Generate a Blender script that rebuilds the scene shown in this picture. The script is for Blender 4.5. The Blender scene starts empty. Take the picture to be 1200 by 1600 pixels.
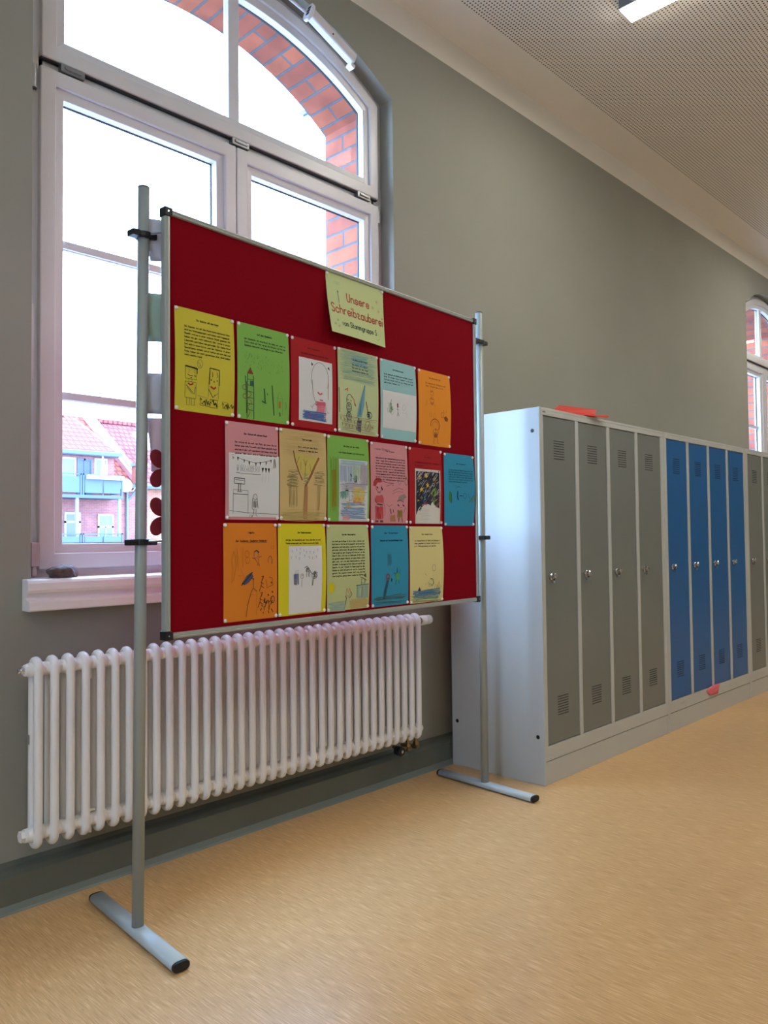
import bpy, bmesh, math, random
from mathutils import Vector, Matrix
random.seed(7)
PI = math.pi
sc = bpy.context.scene
C = bpy.context.collection

# ------------------------------------------------------------------ camera, sky, lights, exposure
F_PX = 1222.8
YAW, PITCH, ROLL = 0.8018, 0.0319, -0.0104
cam_d = bpy.data.cameras.new('camera'); cam = bpy.data.objects.new('camera', cam_d); C.objects.link(cam)
fw = Vector((math.sin(YAW)*math.cos(PITCH), math.cos(YAW)*math.cos(PITCH), math.sin(PITCH)))
rt = Vector((math.cos(YAW), -math.sin(YAW), 0)); up = rt.cross(fw)
r2 = rt*math.cos(ROLL) + up*math.sin(ROLL); u2 = -rt*math.sin(ROLL) + up*math.cos(ROLL)
M = Matrix((r2, u2, -fw)).transposed().to_4x4(); M.translation = Vector((0, -2.4124, 1.0655))
cam.matrix_world = M
cam_d.sensor_fit = 'VERTICAL'; cam_d.sensor_height = 32.0; cam_d.lens = F_PX/1600*32.0
cam_d.clip_start = 0.02; cam_d.clip_end = 400
sc.camera = cam

SKY = 18.5
w = bpy.data.worlds.new('overcast_sky'); sc.world = w; w.use_nodes = True
bg = w.node_tree.nodes['Background']; bg.inputs[0].default_value = (0.51, 0.79, 1.26, 1); bg.inputs[1].default_value = SKY

def portal(x0, x1, z0, z1):
    l = bpy.data.lights.new('window_portal', 'AREA'); l.shape = 'RECTANGLE'; l.size = x1-x0; l.size_y = z1-z0
    l.cycles.is_portal = True
    o = bpy.data.objects.new('window_portal', l); C.objects.link(o)
    o.location = ((x0+x1)/2, 0.44, (z0+z1)/2); o.rotation_euler = (-PI/2, 0, 0)   # faces into the room
portal(0.95, 2.58, 0.93, 3.32)
portal(7.0, 8.3, 0.93, 3.32)
pl_ = bpy.data.lights.new('window_portal', 'AREA'); pl_.shape = 'RECTANGLE'; pl_.size = 1.0; pl_.size_y = 0.9; pl_.cycles.is_portal = True
po_ = bpy.data.objects.new('window_portal', pl_); C.objects.link(po_); po_.location = (-2.75, -2.15, 1.6); po_.rotation_euler = (0, -PI/2, 0)   # for the added end window, brightens the corridor

vs = sc.view_settings
vs.view_transform = 'Standard'; vs.look = 'None'; vs.exposure = 0.0; vs.gamma = 1.0; vs.use_curve_mapping = False

# ------------------------------------------------------------------ materials
def lin(c):
    return tuple(((v/255)/12.92 if v/255 <= 0.04045 else ((v/255+0.055)/1.055)**2.4) for v in c) + (1,)
def mat(name, col, rough=0.6, metal=0.0, noise=0.0, nscale=20, bump=0.0, bscale=200, spec=0.5, stretch=None):
    m = bpy.data.materials.new(name); m.use_nodes = True; nt = m.node_tree; b = nt.nodes['Principled BSDF']
    c = lin(col); b.inputs['Base Color'].default_value = c; b.inputs['Roughness'].default_value = rough
    b.inputs['Metallic'].default_value = metal; b.inputs['Specular IOR Level'].default_value = spec
    tc = nt.nodes.new('ShaderNodeTexCoord')
    if noise:
        n = nt.nodes.new('ShaderNodeTexNoise'); n.inputs['Scale'].default_value = nscale; n.inputs['Detail'].default_value = 4
        nt.links.new(tc.outputs['Object'], n.inputs['Vector'])
        r = nt.nodes.new('ShaderNodeValToRGB'); r.color_ramp.elements[0].position = .3; r.color_ramp.elements[1].position = .7
        r.color_ramp.elements[0].color = tuple(v*(1-noise) for v in c[:3])+(1,)
        r.color_ramp.elements[1].color = tuple(min(1, v*(1+noise)) for v in c[:3])+(1,)
        nt.links.new(n.outputs['Fac'], r.inputs['Fac']); nt.links.new(r.outputs['Color'], b.inputs['Base Color'])
    if bump:
        n2 = nt.nodes.new('ShaderNodeTexNoise'); n2.inputs['Scale'].default_value = bscale; n2.inputs['Detail'].default_value = 3
        nt.links.new(tc.outputs['Object'], n2.inputs['Vector'])
        bp = nt.nodes.new('ShaderNodeBump'); bp.inputs['Strength'].default_value = bump; bp.inputs['Distance'].default_value = 0.002
        nt.links.new(n2.outputs['Fac'], bp.inputs['Height']); nt.links.new(bp.outputs['Normal'], b.inputs['Normal'])
    return m
MT = {}
def M_(name, *a, **k):
    if name not in MT: MT[name] = mat(name, *a, **k)
    return MT[name]
frame_white = M_('window_paint', (214, 212, 214), .35)
gasket = M_('rubber_gasket', (20, 24, 30), .6)
sill_white = M_('sill_paint', (232, 228, 226), .35)
rad_white = M_('radiator_enamel', (236, 234, 230), .28)
steel = M_('brushed_steel', (150, 150, 150), .3, 1.0)
chrome = M_('chrome', (215, 215, 215), .15, 1.0)
brass = M_('brass', (150, 130, 95), .35, 1.0)
blackpl = M_('black_plastic', (10, 12, 15), .5)
alu = M_('anodised_aluminium', (172, 178, 172), .42, .45)
polemat = M_('grey_powder_coat', (158, 166, 162), .4, .1)
footmat = M_('pale_grey_powder_coat', (180, 196, 204), .35, .1)
felt = M_('red_felt', (130, 1, 20), .95, noise=.08, nscale=300, bump=.3, bscale=900, spec=.1)
lk_body = M_('locker_light_grey', (186, 188, 184), .38, noise=.015, nscale=3)
lk_grey = M_('locker_door_grey', (116, 120, 116), .42, noise=.03, nscale=4)
lk_blue = M_('locker_door_blue', (14, 92, 156), .42, noise=.03, nscale=4)
lk_dark = M_('dark_gap', (22, 24, 26), .8)
skirt_m = M_('skirting_green_grey', (98, 102, 92), .45, noise=.05, nscale=8)
skirt_m2 = M_('skirting_cove', (112, 120, 112), .4)
pinm = M_('push_pin_white', (238, 232, 226), .3)
stone_m = M_('brown_stone', (92, 74, 70), .7, noise=.45, nscale=35, bump=.8, bscale=60)

def glass_mat():
    m = bpy.data.materials.new('window_glass'); m.use_nodes = True; nt = m.node_tree; nt.nodes.clear()
    out = nt.nodes.new('ShaderNodeOutputMaterial'); mx = nt.nodes.new('ShaderNodeMixShader')
    t = nt.nodes.new('ShaderNodeBsdfTransparent'); t.inputs[0].default_value = (.93, .97, .98, 1)
    g = nt.nodes.new('ShaderNodeBsdfGlossy'); g.inputs['Roughness'].default_value = .02
    lw = nt.nodes.new('ShaderNodeLayerWeight'); lw.inputs['Blend'].default_value = .5      # Schlick, the same from both sides
    pw = nt.nodes.new('ShaderNodeMath'); pw.operation = 'POWER'; pw.inputs[1].default_value = 5; nt.links.new(lw.outputs['Facing'], pw.inputs[0])
    ma = nt.nodes.new('ShaderNodeMath'); ma.operation = 'MULTIPLY_ADD'; ma.inputs[1].default_value = .22; ma.inputs[2].default_value = .003; nt.links.new(pw.outputs[0], ma.inputs[0])
    nt.links.new(ma.outputs[0], mx.inputs[0]); nt.links.new(t.outputs[0], mx.inputs[1]); nt.links.new(g.outputs[0], mx.inputs[2])
    nt.links.new(mx.outputs[0], out.inputs[0]); return m
glass = glass_mat()

def wall_mat():
    m = bpy.data.materials.new('wall_plaster'); m.use_nodes = True; nt = m.node_tree; b = nt.nodes['Principled BSDF']
    b.inputs['Roughness'].default_value = .85; b.inputs['Specular IOR Level'].default_value = .2
    tc = nt.nodes.new('ShaderNodeTexCoord'); sx = nt.nodes.new('ShaderNodeSeparateXYZ'); nt.links.new(tc.outputs['Object'], sx.inputs[0])
    gt = nt.nodes.new('ShaderNodeMath'); gt.operation = 'GREATER_THAN'; gt.inputs[1].default_value = 3.408
    nt.links.new(sx.outputs['Z'], gt.inputs[0])
    n = nt.nodes.new('ShaderNodeTexNoise'); n.inputs['Scale'].default_value = 1.6; n.inputs['Detail'].default_value = 5
    nt.links.new(tc.outputs['Object'], n.inputs['Vector'])
    def ramp(a, c):
        r = nt.nodes.new('ShaderNodeValToRGB'); r.color_ramp.elements[0].position = .35; r.color_ramp.elements[1].position = .65
        r.color_ramp.elements[0].color = lin(a); r.color_ramp.elements[1].color = lin(c); nt.links.new(n.outputs['Fac'], r.inputs[0]); return r
    ra = ramp((148, 147, 136), (152, 151, 140)); rb = ramp((226, 220, 208), (230, 224, 213))
    mx = nt.nodes.new('ShaderNodeMix'); mx.data_type = 'RGBA'
    nt.links.new(gt.outputs[0], mx.inputs['Factor']); nt.links.new(ra.outputs[0], mx.inputs['A']); nt.links.new(rb.outputs[0], mx.inputs['B'])
    nt.links.new(mx.outputs['Result'], b.inputs['Base Color'])
    n2 = nt.nodes.new('ShaderNodeTexNoise'); n2.inputs['Scale'].default_value = 60; n2.inputs['Detail'].default_value = 4
    nt.links.new(tc.outputs['Object'], n2.inputs['Vector'])
    bp = nt.nodes.new('ShaderNodeBump'); bp.inputs['Strength'].default_value = .12; bp.inputs['Distance'].default_value = .003
    nt.links.new(n2.outputs['Fac'], bp.inputs['Height']); nt.links.new(bp.outputs[0], b.inputs['Normal'])
    return m
plaster = wall_mat()

def ceiling_mat():
    # white acoustic plasterboard: round holes at 18 mm pitch, a plain border along the window wall
    m = bpy.data.materials.new('perforated_ceiling'); m.use_nodes = True; nt = m.node_tree; b = nt.nodes['Principled BSDF']
    b.inputs['Roughness'].default_value = .9; b.inputs['Specular IOR Level'].default_value = .1
    L = nt.links.new
    tc = nt.nodes.new('ShaderNodeTexCoord'); sx = nt.nodes.new('ShaderNodeSeparateXYZ'); L(tc.outputs['Object'], sx.inputs[0])
    def mth(op, a, bb=None):
        n = nt.nodes.new('ShaderNodeMath'); n.operation = op
        for i, v in enumerate((a, bb)):
            if v is None: continue
            if isinstance(v, (int, float)): n.inputs[i].default_value = v
            else: L(v, n.inputs[i])
        return n.outputs[0]
    P = .018
    fx = mth('SUBTRACT', mth('FRACT', mth('DIVIDE', sx.outputs['X'], P)), .5)
    fy = mth('SUBTRACT', mth('FRACT', mth('DIVIDE', sx.outputs['Y'], P)), .5)
    r = mth('SQRT', mth('ADD', mth('MULTIPLY', fx, fx), mth('MULTIPLY', fy, fy)))
    hole = mth('LESS_THAN', r, .235)
    area = mth('LESS_THAN', sx.outputs['Y'], -.215)
    f = mth('MULTIPLY', hole, area)
    mx = nt.nodes.new('ShaderNodeMix'); mx.data_type = 'RGBA'
    L(f, mx.inputs['Factor']); mx.inputs['A'].default_value = lin((238, 230, 218)); mx.inputs['B'].default_value = lin((60, 55, 50))
    L(mx.outputs['Result'], b.inputs['Base Color'])
    return m
ceil_m = ceiling_mat()

def floor_mat():
    m = bpy.data.materials.new('linoleum'); m.use_nodes = True; nt = m.node_tree; b = nt.nodes['Principled BSDF']; L = nt.links.new
    tc = nt.nodes.new('ShaderNodeTexCoord')
    def nz(scale, sx, sy, det=6):
        mp = nt.nodes.new('ShaderNodeMapping'); mp.inputs['Scale'].default_value = (sx, sy, 1); L(tc.outputs['Object'], mp.inputs[0])
        n = nt.nodes.new('ShaderNodeTexNoise'); n.inputs['Scale'].default_value = scale; n.inputs['Detail'].default_value = det
        n.inputs['Roughness'].default_value = .6; L(mp.outputs[0], n.inputs['Vector']); return n.outputs['Fac']
    def ramp(fac, *st):
        r = nt.nodes.new('ShaderNodeValToRGB'); e = r.color_ramp.elements
        e[0].position, e[0].color = st[0][0], lin(st[0][1]); e[1].position, e[1].color = st[-1][0], lin(st[-1][1])
        for p, c in st[1:-1]: x = e.new(p); x.color = lin(c)
        L(fac, r.inputs[0]); return r.outputs[0]
    base = ramp(nz(1.0, 290, 15), (.30, (188, 146, 96)), (.45, (210, 168, 114)), (.55, (218, 177, 122)), (.68, (238, 204, 152)))
    fleck = ramp(nz(1.0, 300, 30, 2), (.27, (0, 0, 0)), (.33, (255, 255, 255)))
    mul = nt.nodes.new('ShaderNodeMix'); mul.data_type = 'RGBA'; mul.blend_type = 'MULTIPLY'; mul.inputs['Factor'].default_value = .38
    L(base, mul.inputs['A']); L(fleck, mul.inputs['B'])
    big = ramp(nz(.9, 1, 1, 3), (.3, (225, 225, 225)), (.7, (255, 255, 255)))
    mul2 = nt.nodes.new('ShaderNodeMix'); mul2.data_type = 'RGBA'; mul2.blend_type = 'MULTIPLY'; mul2.inputs['Factor'].default_value = .6
    L(mul.outputs['Result'], mul2.inputs['A']); L(big, mul2.inputs['B'])
    L(mul2.outputs['Result'], b.inputs['Base Color'])
    b.inputs['Roughness'].default_value = .34; b.inputs['Specular IOR Level'].default_value = .6
    bp = nt.nodes.new('ShaderNodeBump'); bp.inputs['Strength'].default_value = .08; bp.inputs['Distance'].default_value = .001
    L(nz(1.0, 60, 40, 4), bp.inputs['Height']); L(bp.outputs[0], b.inputs['Normal'])
    return m
floor_m = floor_mat()

def brick_mat(name, c1, c2, mortar, bw, rh, ms=.008, uv=False, off=.5, rough=.85, noise=.5):
    m = bpy.data.materials.new(name); m.use_nodes = True; nt = m.node_tree; b = nt.nodes['Principled BSDF']; L = nt.links.new
    b.inputs['Roughness'].default_value = rough; b.inputs['Specular IOR Level'].default_value = .2
    tc = nt.nodes.new('ShaderNodeTexCoord')
    br = nt.nodes.new('ShaderNodeTexBrick'); br.offset = off; br.inputs['Scale'].default_value = 1
    br.inputs['Brick Width'].default_value = bw; br.inputs['Row Height'].default_value = rh; br.inputs['Mortar Size'].default_value = ms
    br.inputs['Mortar Smooth'].default_value = .15; br.inputs['Bias'].default_value = 0
    br.inputs['Color1'].default_value = lin(c1); br.inputs['Color2'].default_value = lin(c2); br.inputs['Mortar'].default_value = lin(mortar)
    if uv: src = tc.outputs['UV']
    else:
        mp = nt.nodes.new('ShaderNodeMapping'); mp.inputs['Rotation'].default_value = (-PI/2, 0, 0); L(tc.outputs['Object'], mp.inputs[0]); src = mp.outputs[0]
    L(src, br.inputs['Vector'])
    n = nt.nodes.new('ShaderNodeTexNoise'); n.inputs['Scale'].default_value = 9 if uv else 2; n.inputs['Detail'].default_value = 6; L(tc.outputs['Object'], n.inputs['Vector'])
    r = nt.nodes.new('ShaderNodeValToRGB'); r.color_ramp.elements[0].position = .35; r.color_ramp.elements[1].position = .7
    r.color_ramp.elements[0].color = (.45, .45, .5, 1); r.color_ramp.elements[1].color = (1.15, 1.1, 1.05, 1); L(n.outputs['Fac'], r.inputs[0])
    mul = nt.nodes.new('ShaderNodeMix'); mul.data_type = 'RGBA'; mul.blend_type = 'MULTIPLY'; mul.inputs['Factor'].default_value = noise
    L(br.outputs['Color'], mul.inputs['A']); L(r.outputs[0], mul.inputs['B']); L(mul.outputs['Result'], b.inputs['Base Color'])
    bp = nt.nodes.new('ShaderNodeBump'); bp.inputs['Strength'].default_value = .7; bp.inputs['Distance'].default_value = .004; bp.invert = True
    L(br.outputs['Fac'], bp.inputs['Height']); L(bp.outputs[0], b.inputs['Normal'])
    return m
brick_rev = brick_mat('red_brick_reveal', (166, 92, 66), (140, 76, 62), (92, 94, 98), .25, .078, .006, uv=True)
brick_far = brick_mat('red_brick_facade', (150, 88, 84), (136, 78, 76), (134, 106, 104), .25, .083, .012)
brick_far2 = brick_mat('orange_brick_facade', (152, 92, 66), (140, 84, 66), (136, 112, 98), .25, .083, .012)
roof_a = brick_mat('orange_roof_tiles', (158, 74, 54), (146, 66, 50), (96, 44, 38), .3, .29, .05)
roof_b = brick_mat('pink_roof_tiles', (156, 76, 70), (144, 68, 64), (96, 44, 44), .3, .29, .05)

def emis(name, col, s):
    m = bpy.data.materials.new(name); m.use_nodes = True; b = m.node_tree.nodes['Principled BSDF']
    b.inputs['Base Color'].default_value = (.9, .9, .9, 1); b.inputs['Emission Color'].default_value = col; b.inputs['Emission Strength'].default_value = s
    return m
LAMP = 50.0
led = emis('led_diffuser', (1.0, .96, .87, 1), LAMP)

# ------------------------------------------------------------------ mesh helpers
def link(name, bm, m, parent=None, smooth=False, bevel=0):
    bmesh.ops.recalc_face_normals(bm, faces=bm.faces)
    me = bpy.data.meshes.new(name); bm.to_mesh(me); bm.free()
    for x in (m if isinstance(m, (list, tuple)) else [m]): me.materials.append(x)
    if smooth:
        for p in me.polygons: p.use_smooth = True
    o = bpy.data.objects.new(name, me); C.objects.link(o)
    if parent: o.parent = parent
    if bevel:
        b = o.modifiers.new('bevel', 'BEVEL'); b.width = bevel; b.segments = 2; b.limit_method = 'ANGLE'; b.angle_limit = .6
    return o
def empty(name, loc=(0, 0, 0), rz=0):
    o = bpy.data.objects.new(name, None); C.objects.link(o); o.location = loc; o.rotation_euler = (0, 0, rz); o.empty_display_size = .1
    return o
def tag(o, label=None, cat=None, group=None, kind=None):
    if label: o['label'] = label
    if cat: o['category'] = cat
    if group: o['group'] = group
    if kind: o['kind'] = kind
    return o
def BM(): return bmesh.new()
def box(bm, x0, x1, y0, y1, z0, z1, mi=0):
    vs_ = [bm.verts.new(p) for p in ((x0,y0,z0),(x1,y0,z0),(x1,y1,z0),(x0,y1,z0),(x0,y0,z1),(x1,y0,z1),(x1,y1,z1),(x0,y1,z1))]
    for f in ((0,3,2,1),(4,5,6,7),(0,1,5,4),(1,2,6,5),(2,3,7,6),(3,0,4,7)):
        fc = bm.faces.new([vs_[i] for i in f]); fc.material_index = mi
    return vs_
def prism_y(bm, pts, y0, y1, mi=0):
    """extrude an (x,z) outline along y"""
    a = [bm.verts.new((p[0], y0, p[1])) for p in pts]; b = [bm.verts.new((p[0], y1, p[1])) for p in pts]
    n = len(pts)
    bm.faces.new(a).material_index = mi; bm.faces.new(b[::-1]).material_index = mi
    for i in range(n): bm.faces.new((a[i], b[i], b[(i+1) % n], a[(i+1) % n])).material_index = mi
def prism_x(bm, pts, x0, x1, mi=0):
    """extrude a (y,z) outline along x"""
    a = [bm.verts.new((x0, p[0], p[1])) for p in pts]; b = [bm.verts.new((x1, p[0], p[1])) for p in pts]
    n = len(pts)
    bm.faces.new(a).material_index = mi; bm.faces.new(b[::-1]).material_index = mi
    for i in range(n): bm.faces.new((a[i], b[i], b[(i+1) % n], a[(i+1) % n])).material_index = mi
def ring_y(bm, outer, inner, y0, y1, yi0=None):
    """closed frame between two outlines; yi0 = depth of the inner front edge when the face slopes"""
    n = len(outer)
    if yi0 is None: yi0 = y0
    of = [bm.verts.new((p[0], y0, p[1])) for p in outer]; ob = [bm.verts.new((p[0], y1, p[1])) for p in outer]
    nf = [bm.verts.new((p[0], yi0, p[1])) for p in inner]; nb = [bm.verts.new((p[0], y1, p[1])) for p in inner]
    for i in range(n):
        j = (i+1) % n
        bm.faces.new((of[i], of[j], nf[j], nf[i])); bm.faces.new((ob[i], nb[i], nb[j], ob[j]))
        bm.faces.new((of[i], ob[i], ob[j], of[j])); bm.faces.new((nf[i], nf[j], nb[j], nb[i]))
def tube(bm, pts, r, seg=12, closed=False, cap=True, mi=0):
    pts = [Vector(p) for p in pts]; n = len(pts); rings = []
    t0 = (pts[1]-pts[0]).normalized(); ref = Vector((0, 0, 1)) if abs(t0.z) < .9 else Vector((1, 0, 0))
    nrm = t0.cross(ref).normalized()
    for i in range(n):
        if closed: t = (pts[(i+1) % n]-pts[i-1]).normalized()
        else: t = (pts[min(i+1, n-1)]-pts[max(i-1, 0)]).normalized()
        nrm = (nrm - t*nrm.dot(t)).normalized(); bn = t.cross(nrm)
        rr = r[i] if isinstance(r, (list, tuple)) else r
        rings.append([bm.verts.new(pts[i] + (nrm*math.cos(2*PI*k/seg)+bn*math.sin(2*PI*k/seg))*rr) for k in range(seg)])
    m = n if closed else n-1
    for i in range(m):
        a, b = rings[i], rings[(i+1) % n]
        for k in range(seg): bm.faces.new((a[k], a[(k+1) % seg], b[(k+1) % seg], b[k])).material_index = mi
    if cap and not closed:
        bm.faces.new(rings[0][::-1]).material_index = mi; bm.faces.new(rings[-1]).material_index = mi
def sphere(bm, c, r, sx=1, sy=1, sz=1, u=14, v=9):
    res = bmesh.ops.create_uvsphere(bm, u_segments=u, v_segments=v, radius=r)
    for x in res['verts']: x.co = Vector((x.co.x*sx+c[0], x.co.y*sy+c[1], x.co.z*sz+c[2]))

# ------------------------------------------------------------------ arches and openings
def outline(xl, xr, zb, zs, top, n=22, inset=0.0):
    """rectangle with a segmental arch: bottom-left, bottom-right, then along the arc from right to left"""
    half = (xr-xl)/2; s = top-zs; R = (half*half+s*s)/(2*s); cx = (xl+xr)/2; cz = top-R
    R -= inset; xl += inset; xr -= inset; zb += inset; half -= inset
    a = math.asin(half/R)
    pts = [(xl, zb), (xr, zb)]
    for i in range(n+1):
        t = a - 2*a*i/n
        pts.append((cx+R*math.sin(t), cz+R*math.cos(t)))
    return pts
def rect(x0, x1, z0, z1, i=0): return [(x0+i, z0+i), (x1-i, z0+i), (x1-i, z1-i), (x0+i, z1-i)]

X0R, X1R, Y0R, ZC = -2.5, 13.0, -4.0, 3.54
OPEN = [dict(xl=.957, xr=2.575, zb=.915, zs=3.07, top=3.305), dict(xl=7.03, xr=8.28, zb=.915, zs=3.07, top=3.25)]

def wall_leaf(bm, y0, y1, z0, z1, x0, x1, opens, mi=0):
    x = x0
    for o in opens:
        box(bm, x, o['xl'], y0, y1, z0, z1, mi)
        box(bm, o['xl'], o['xr'], y0, y1, z0, o['zb'], mi)
        arc = outline(o['xl'], o['xr'], o['zb'], o['zs'], o['top'])[2:]
        pts = [(o['xl'], z1)] + arc[::-1] + [(o['xr'], z1)]
        # split the spandrel into a fan of quads so that it stays well formed
        L_ = arc[::-1]
        for i in range(len(L_)-1):
            prism_y(bm, [(L_[i][0], L_[i][1]), (L_[i+1][0], L_[i+1][1]), (L_[i+1][0], z1), (L_[i][0], z1)], y0, y1, mi)
        x = o['xr']
    box(bm, x, x1, y0, y1, z0, z1, mi)

bm = BM(); wall_leaf(bm, 0, .15, 0, ZC, X0R, X1R, OPEN)
bmesh.ops.remove_doubles(bm, verts=bm.verts, dist=1e-5)
tag(link('wall_front', bm, plaster), kind='structure')
OUT = [dict(xl=.985, xr=2.545, zb=.90, zs=3.045, top=3.300), dict(xl=7.06, xr=8.25, zb=.90, zs=3.02, top=3.22)]
bm = BM(); wall_leaf(bm, .15, .42, -4.5, 4.4, X0R-.15, X1R+1, OUT)
outer = tag(link('wall_outer', bm, brick_mat('red_brick_outer', (178, 76, 50), (148, 62, 46), (104, 96, 92), .25, .078, .006)), kind='structure')
for o_ in OUT:       # brick soffit and jambs, one course per 78 mm along the curve
    bm = BM(); uvl = bm.loops.layers.uv.new('UVMap')
    path = outline(o_['xl'], o_['xr'], o_['zb'], o_['zs'], o_['top'], n=40)
    path = [path[1]] + path[2:] + [path[0]]; s = 0; prev = None; T = .004
    cx = (o_['xl']+o_['xr'])/2; cz = 2.0
    for i, p in enumerate(path):
        v = Vector((p[0], 0, p[1])); q = (Vector((cx, 0, min(p[1], cz+.0)))-v).normalized()*T
        if prev is not None: s += (v-prev[2]).length
        a = bm.verts.new((v.x+q.x, .155, v.z+q.z)); b = bm.verts.new((v.x+q.x, .424, v.z+q.z))
        if prev is not None:
            f = bm.faces.new((prev[0], prev[1], b, a))
            for lp in f.loops:
                vv = lp.vert; lp[uvl].uv = (vv.co.y-.17, s if vv in (a, b) else prev[3])
        prev = (a, b, v, s)
    o2 = link('brick_reveal', bm, brick_rev, outer)
    so = o2.modifiers.new('thick', 'SOLIDIFY'); so.thickness = .003

tag(link('floor', (lambda b: (box(b, X0R, X1R, Y0R, 0, -.1, 0), b)[1])(BM()), floor_m), kind='structure')
tag(link('ceiling', (lambda b: (box(b, X0R, X1R, Y0R, .0, ZC, ZC+.1), b)[1])(BM()), ceil_m), kind='structure')
tag(link('wall_back', (lambda b: (box(b, X0R, X1R, Y0R-.15, Y0R, 0, ZC), b)[1])(BM()), plaster), kind='structure')
WY0, WY1, WZ0, WZ1 = -2.60, -1.70, 1.10, 2.10
bm = BM(); box(bm, X0R-.15, X0R, Y0R, WY0, 0, ZC); box(bm, X0R-.15, X0R, WY1, 0, 0, ZC); box(bm, X0R-.15, X0R, WY0, WY1, 0, WZ0); box(bm, X0R-.15, X0R, WY0, WY1, WZ1, ZC)
tag(link('wall_left', bm, plaster), kind='structure')
bm = BM()      # small end window added out of view to brighten radiator and floor
for a_, b_ in ((WY0, WY0+.06), (WY1-.06, WY1)): box(bm, X0R-.11, X0R-.04, a_, b_, WZ0, WZ1)
for a_, b_ in ((WZ0, WZ0+.06), (WZ1-.06, WZ1)): box(bm, X0R-.108, X0R-.042, WY0, WY1, a_, b_)
added_win = tag(link('added_end_window', bm, frame_white), kind='structure')
bm = BM(); bm.faces.new([bm.verts.new(p) for p in ((X0R-.075, WY0+.05, WZ0+.05), (X0R-.075, WY1-.05, WZ0+.05), (X0R-.075, WY1-.05, WZ1-.05), (X0R-.075, WY0+.05, WZ1-.05))]); link('glass', bm, glass, added_win)
tag(link('wall_right', (lambda b: (box(b, X1R, X1R+.15, Y0R, 0, 0, ZC), b)[1])(BM()), plaster), kind='structure')
# skirting: tall grey-green board with a bevelled top and a coved foot
bb = tag(link('baseboard_front', (lambda b: (prism_x(b, [(0, 0), (-.052, 0), (-.050, .100), (-.030, .112), (-.012, .117), (0, .127)], X0R, X1R), b)[1])(BM()), skirt_m), kind='structure')
link('cove', (lambda b: (prism_x(b, [(-.050, 0), (-.064, 0), (-.060, .006), (-.0525, .022), (-.050, .024)], X0R, X1R), b)[1])(BM()), skirt_m2, bb)

# ------------------------------------------------------------------ windows
def make_window(name, o, full=True):
    xl, xr = o['xl'], o['xr']; zs, top = o['zs'], o['top']; cx = (xl+xr)/2
    root = empty(name, (cx, .1, o['zb'])); tag(root, kind='structure')
    def add(n, bm, m, smooth=False, bevel=0):
        ob = link(n, bm, m, root, smooth, bevel); ob.matrix_parent_inverse = root.matrix_basis.inverted(); return ob
    # fixed frame
    bm = BM(); ring_y(bm, outline(xl, xr, o['zb'], zs, top), outline(xl, xr, o['zb'], zs, top, inset=.062), .080, .15)
    box(bm, xl+.05, xr-.05, .080, .15, 2.565, 2.625); box(bm, cx-.03, cx+.03, .082, .15, o['zb']+.05, 2.57)
    add('frame', bm, frame_white)
    a, b = xl+.052, xr-.037
    # upper fixed arch light
    def sash(nm, fo, bars, mull=None):
        bm = BM(); ring_y(bm, fo(0), fo(.050), .058, .118); add(nm, bm, frame_white, bevel=.004)
        bm = BM(); ring_y(bm, fo(.049), fo(.080), .070, .118, .074); add('glazing_bead', bm, frame_white, bevel=.002)
        bm = BM(); ring_y(bm, fo(.0785), fo(.083), .108, .116); add('gasket', bm, gasket)
        bm = BM(); ins = fo(.078)
        va = [bm.verts.new((p[0], .113, p[1])) for p in ins]; bm.faces.new(va); gl = add('glass', bm, glass)
        if bars:
            bm = BM()
            for z in bars:
                x0_, x1_ = fo(.079)[0][0], fo(.079)[1][0]
                box(bm, x0_, x1_, .098, .110, z-.013, z+.013); box(bm, x0_, x1_, .116, .130, z-.013, z+.013)
            add('glazing_bar', bm, frame_white, bevel=.003)
    fo = lambda i: outline(a, b, 2.612, zs-.022, top-.032, inset=i)
    sash('sash', fo, None)
    bm = BM(); box(bm, cx-.026, cx+.024, .088, .111, 2.68, top-.105); box(bm, cx-.022, cx+.02, .115, .13, 2.68, top-.105)
    add('mullion', bm, frame_white, bevel=.004)
    for s0, s1 in ((a-.003, cx-.013), (cx-.009, b)):
        sash('sash', lambda i, s0=s0, s1=s1: rect(s0, s1, .975, 2.580, i), (2.035, 1.537))
    # weather bar below and dark gap under the upper sash
    bm = BM(); box(bm, a, b, .066, .081, 2.606, 2.6125); add('gap_seal', bm, gasket)
    bm = BM(); prism_x(bm, [(.15, .90), (.50, .885), (.50, .868), (.15, .88)], xl+.03, xr-.03); add('outer_sill', bm, M_('zinc_sill', (150, 170, 180), .4, .3))
    if full:
        for x, z0, z1 in ((a-.022, 2.500, 2.575), (b+.006, 2.505, 2.580)):
            bm = BM(); tube(bm, [(x, .068, z0), (x, .068, z1)], .010, 10); box(bm, x-.012, x+.012, .070, .082, z0, z1); add('hinge', bm, steel)
        for x in (1.108, 1.771, 2.44):
            bm = BM(); box(bm, x-.040, x+.040, .052, .076, 2.583, 2.609); box(bm, x-.028, x+.028, .047, .053, 2.592, 2.603)
            add('hinge', bm, steel, bevel=.002)
        bm = BM(); box(bm, a-.030, a-.006, .050, .08, .985, 1.060); tube(bm, [(a-.018, .058, .955), (a-.018, .058, .99)], .008, 10); add('hinge', bm, M_('hinge_cover', (200, 186, 190), .4), bevel=.003)
        bm = BM(); box(bm, a-.040, a-.018, .066, .081, 1.569, 1.809); box(bm, a-.041, a-.024, .064, .082, 1.560, 1.570); box(bm, a-.041, a-.024, .064, .082, 1.808, 1.818)
        add('contact_strip', bm, frame_white, bevel=.002)
        bm = BM(); box(bm, 2.44, 2.455, .395, .470, 3.118, 3.124); box(bm, 2.405, 2.455, .43, .475, 3.124, 3.127); add('bracket', bm, steel)
    return root
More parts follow.
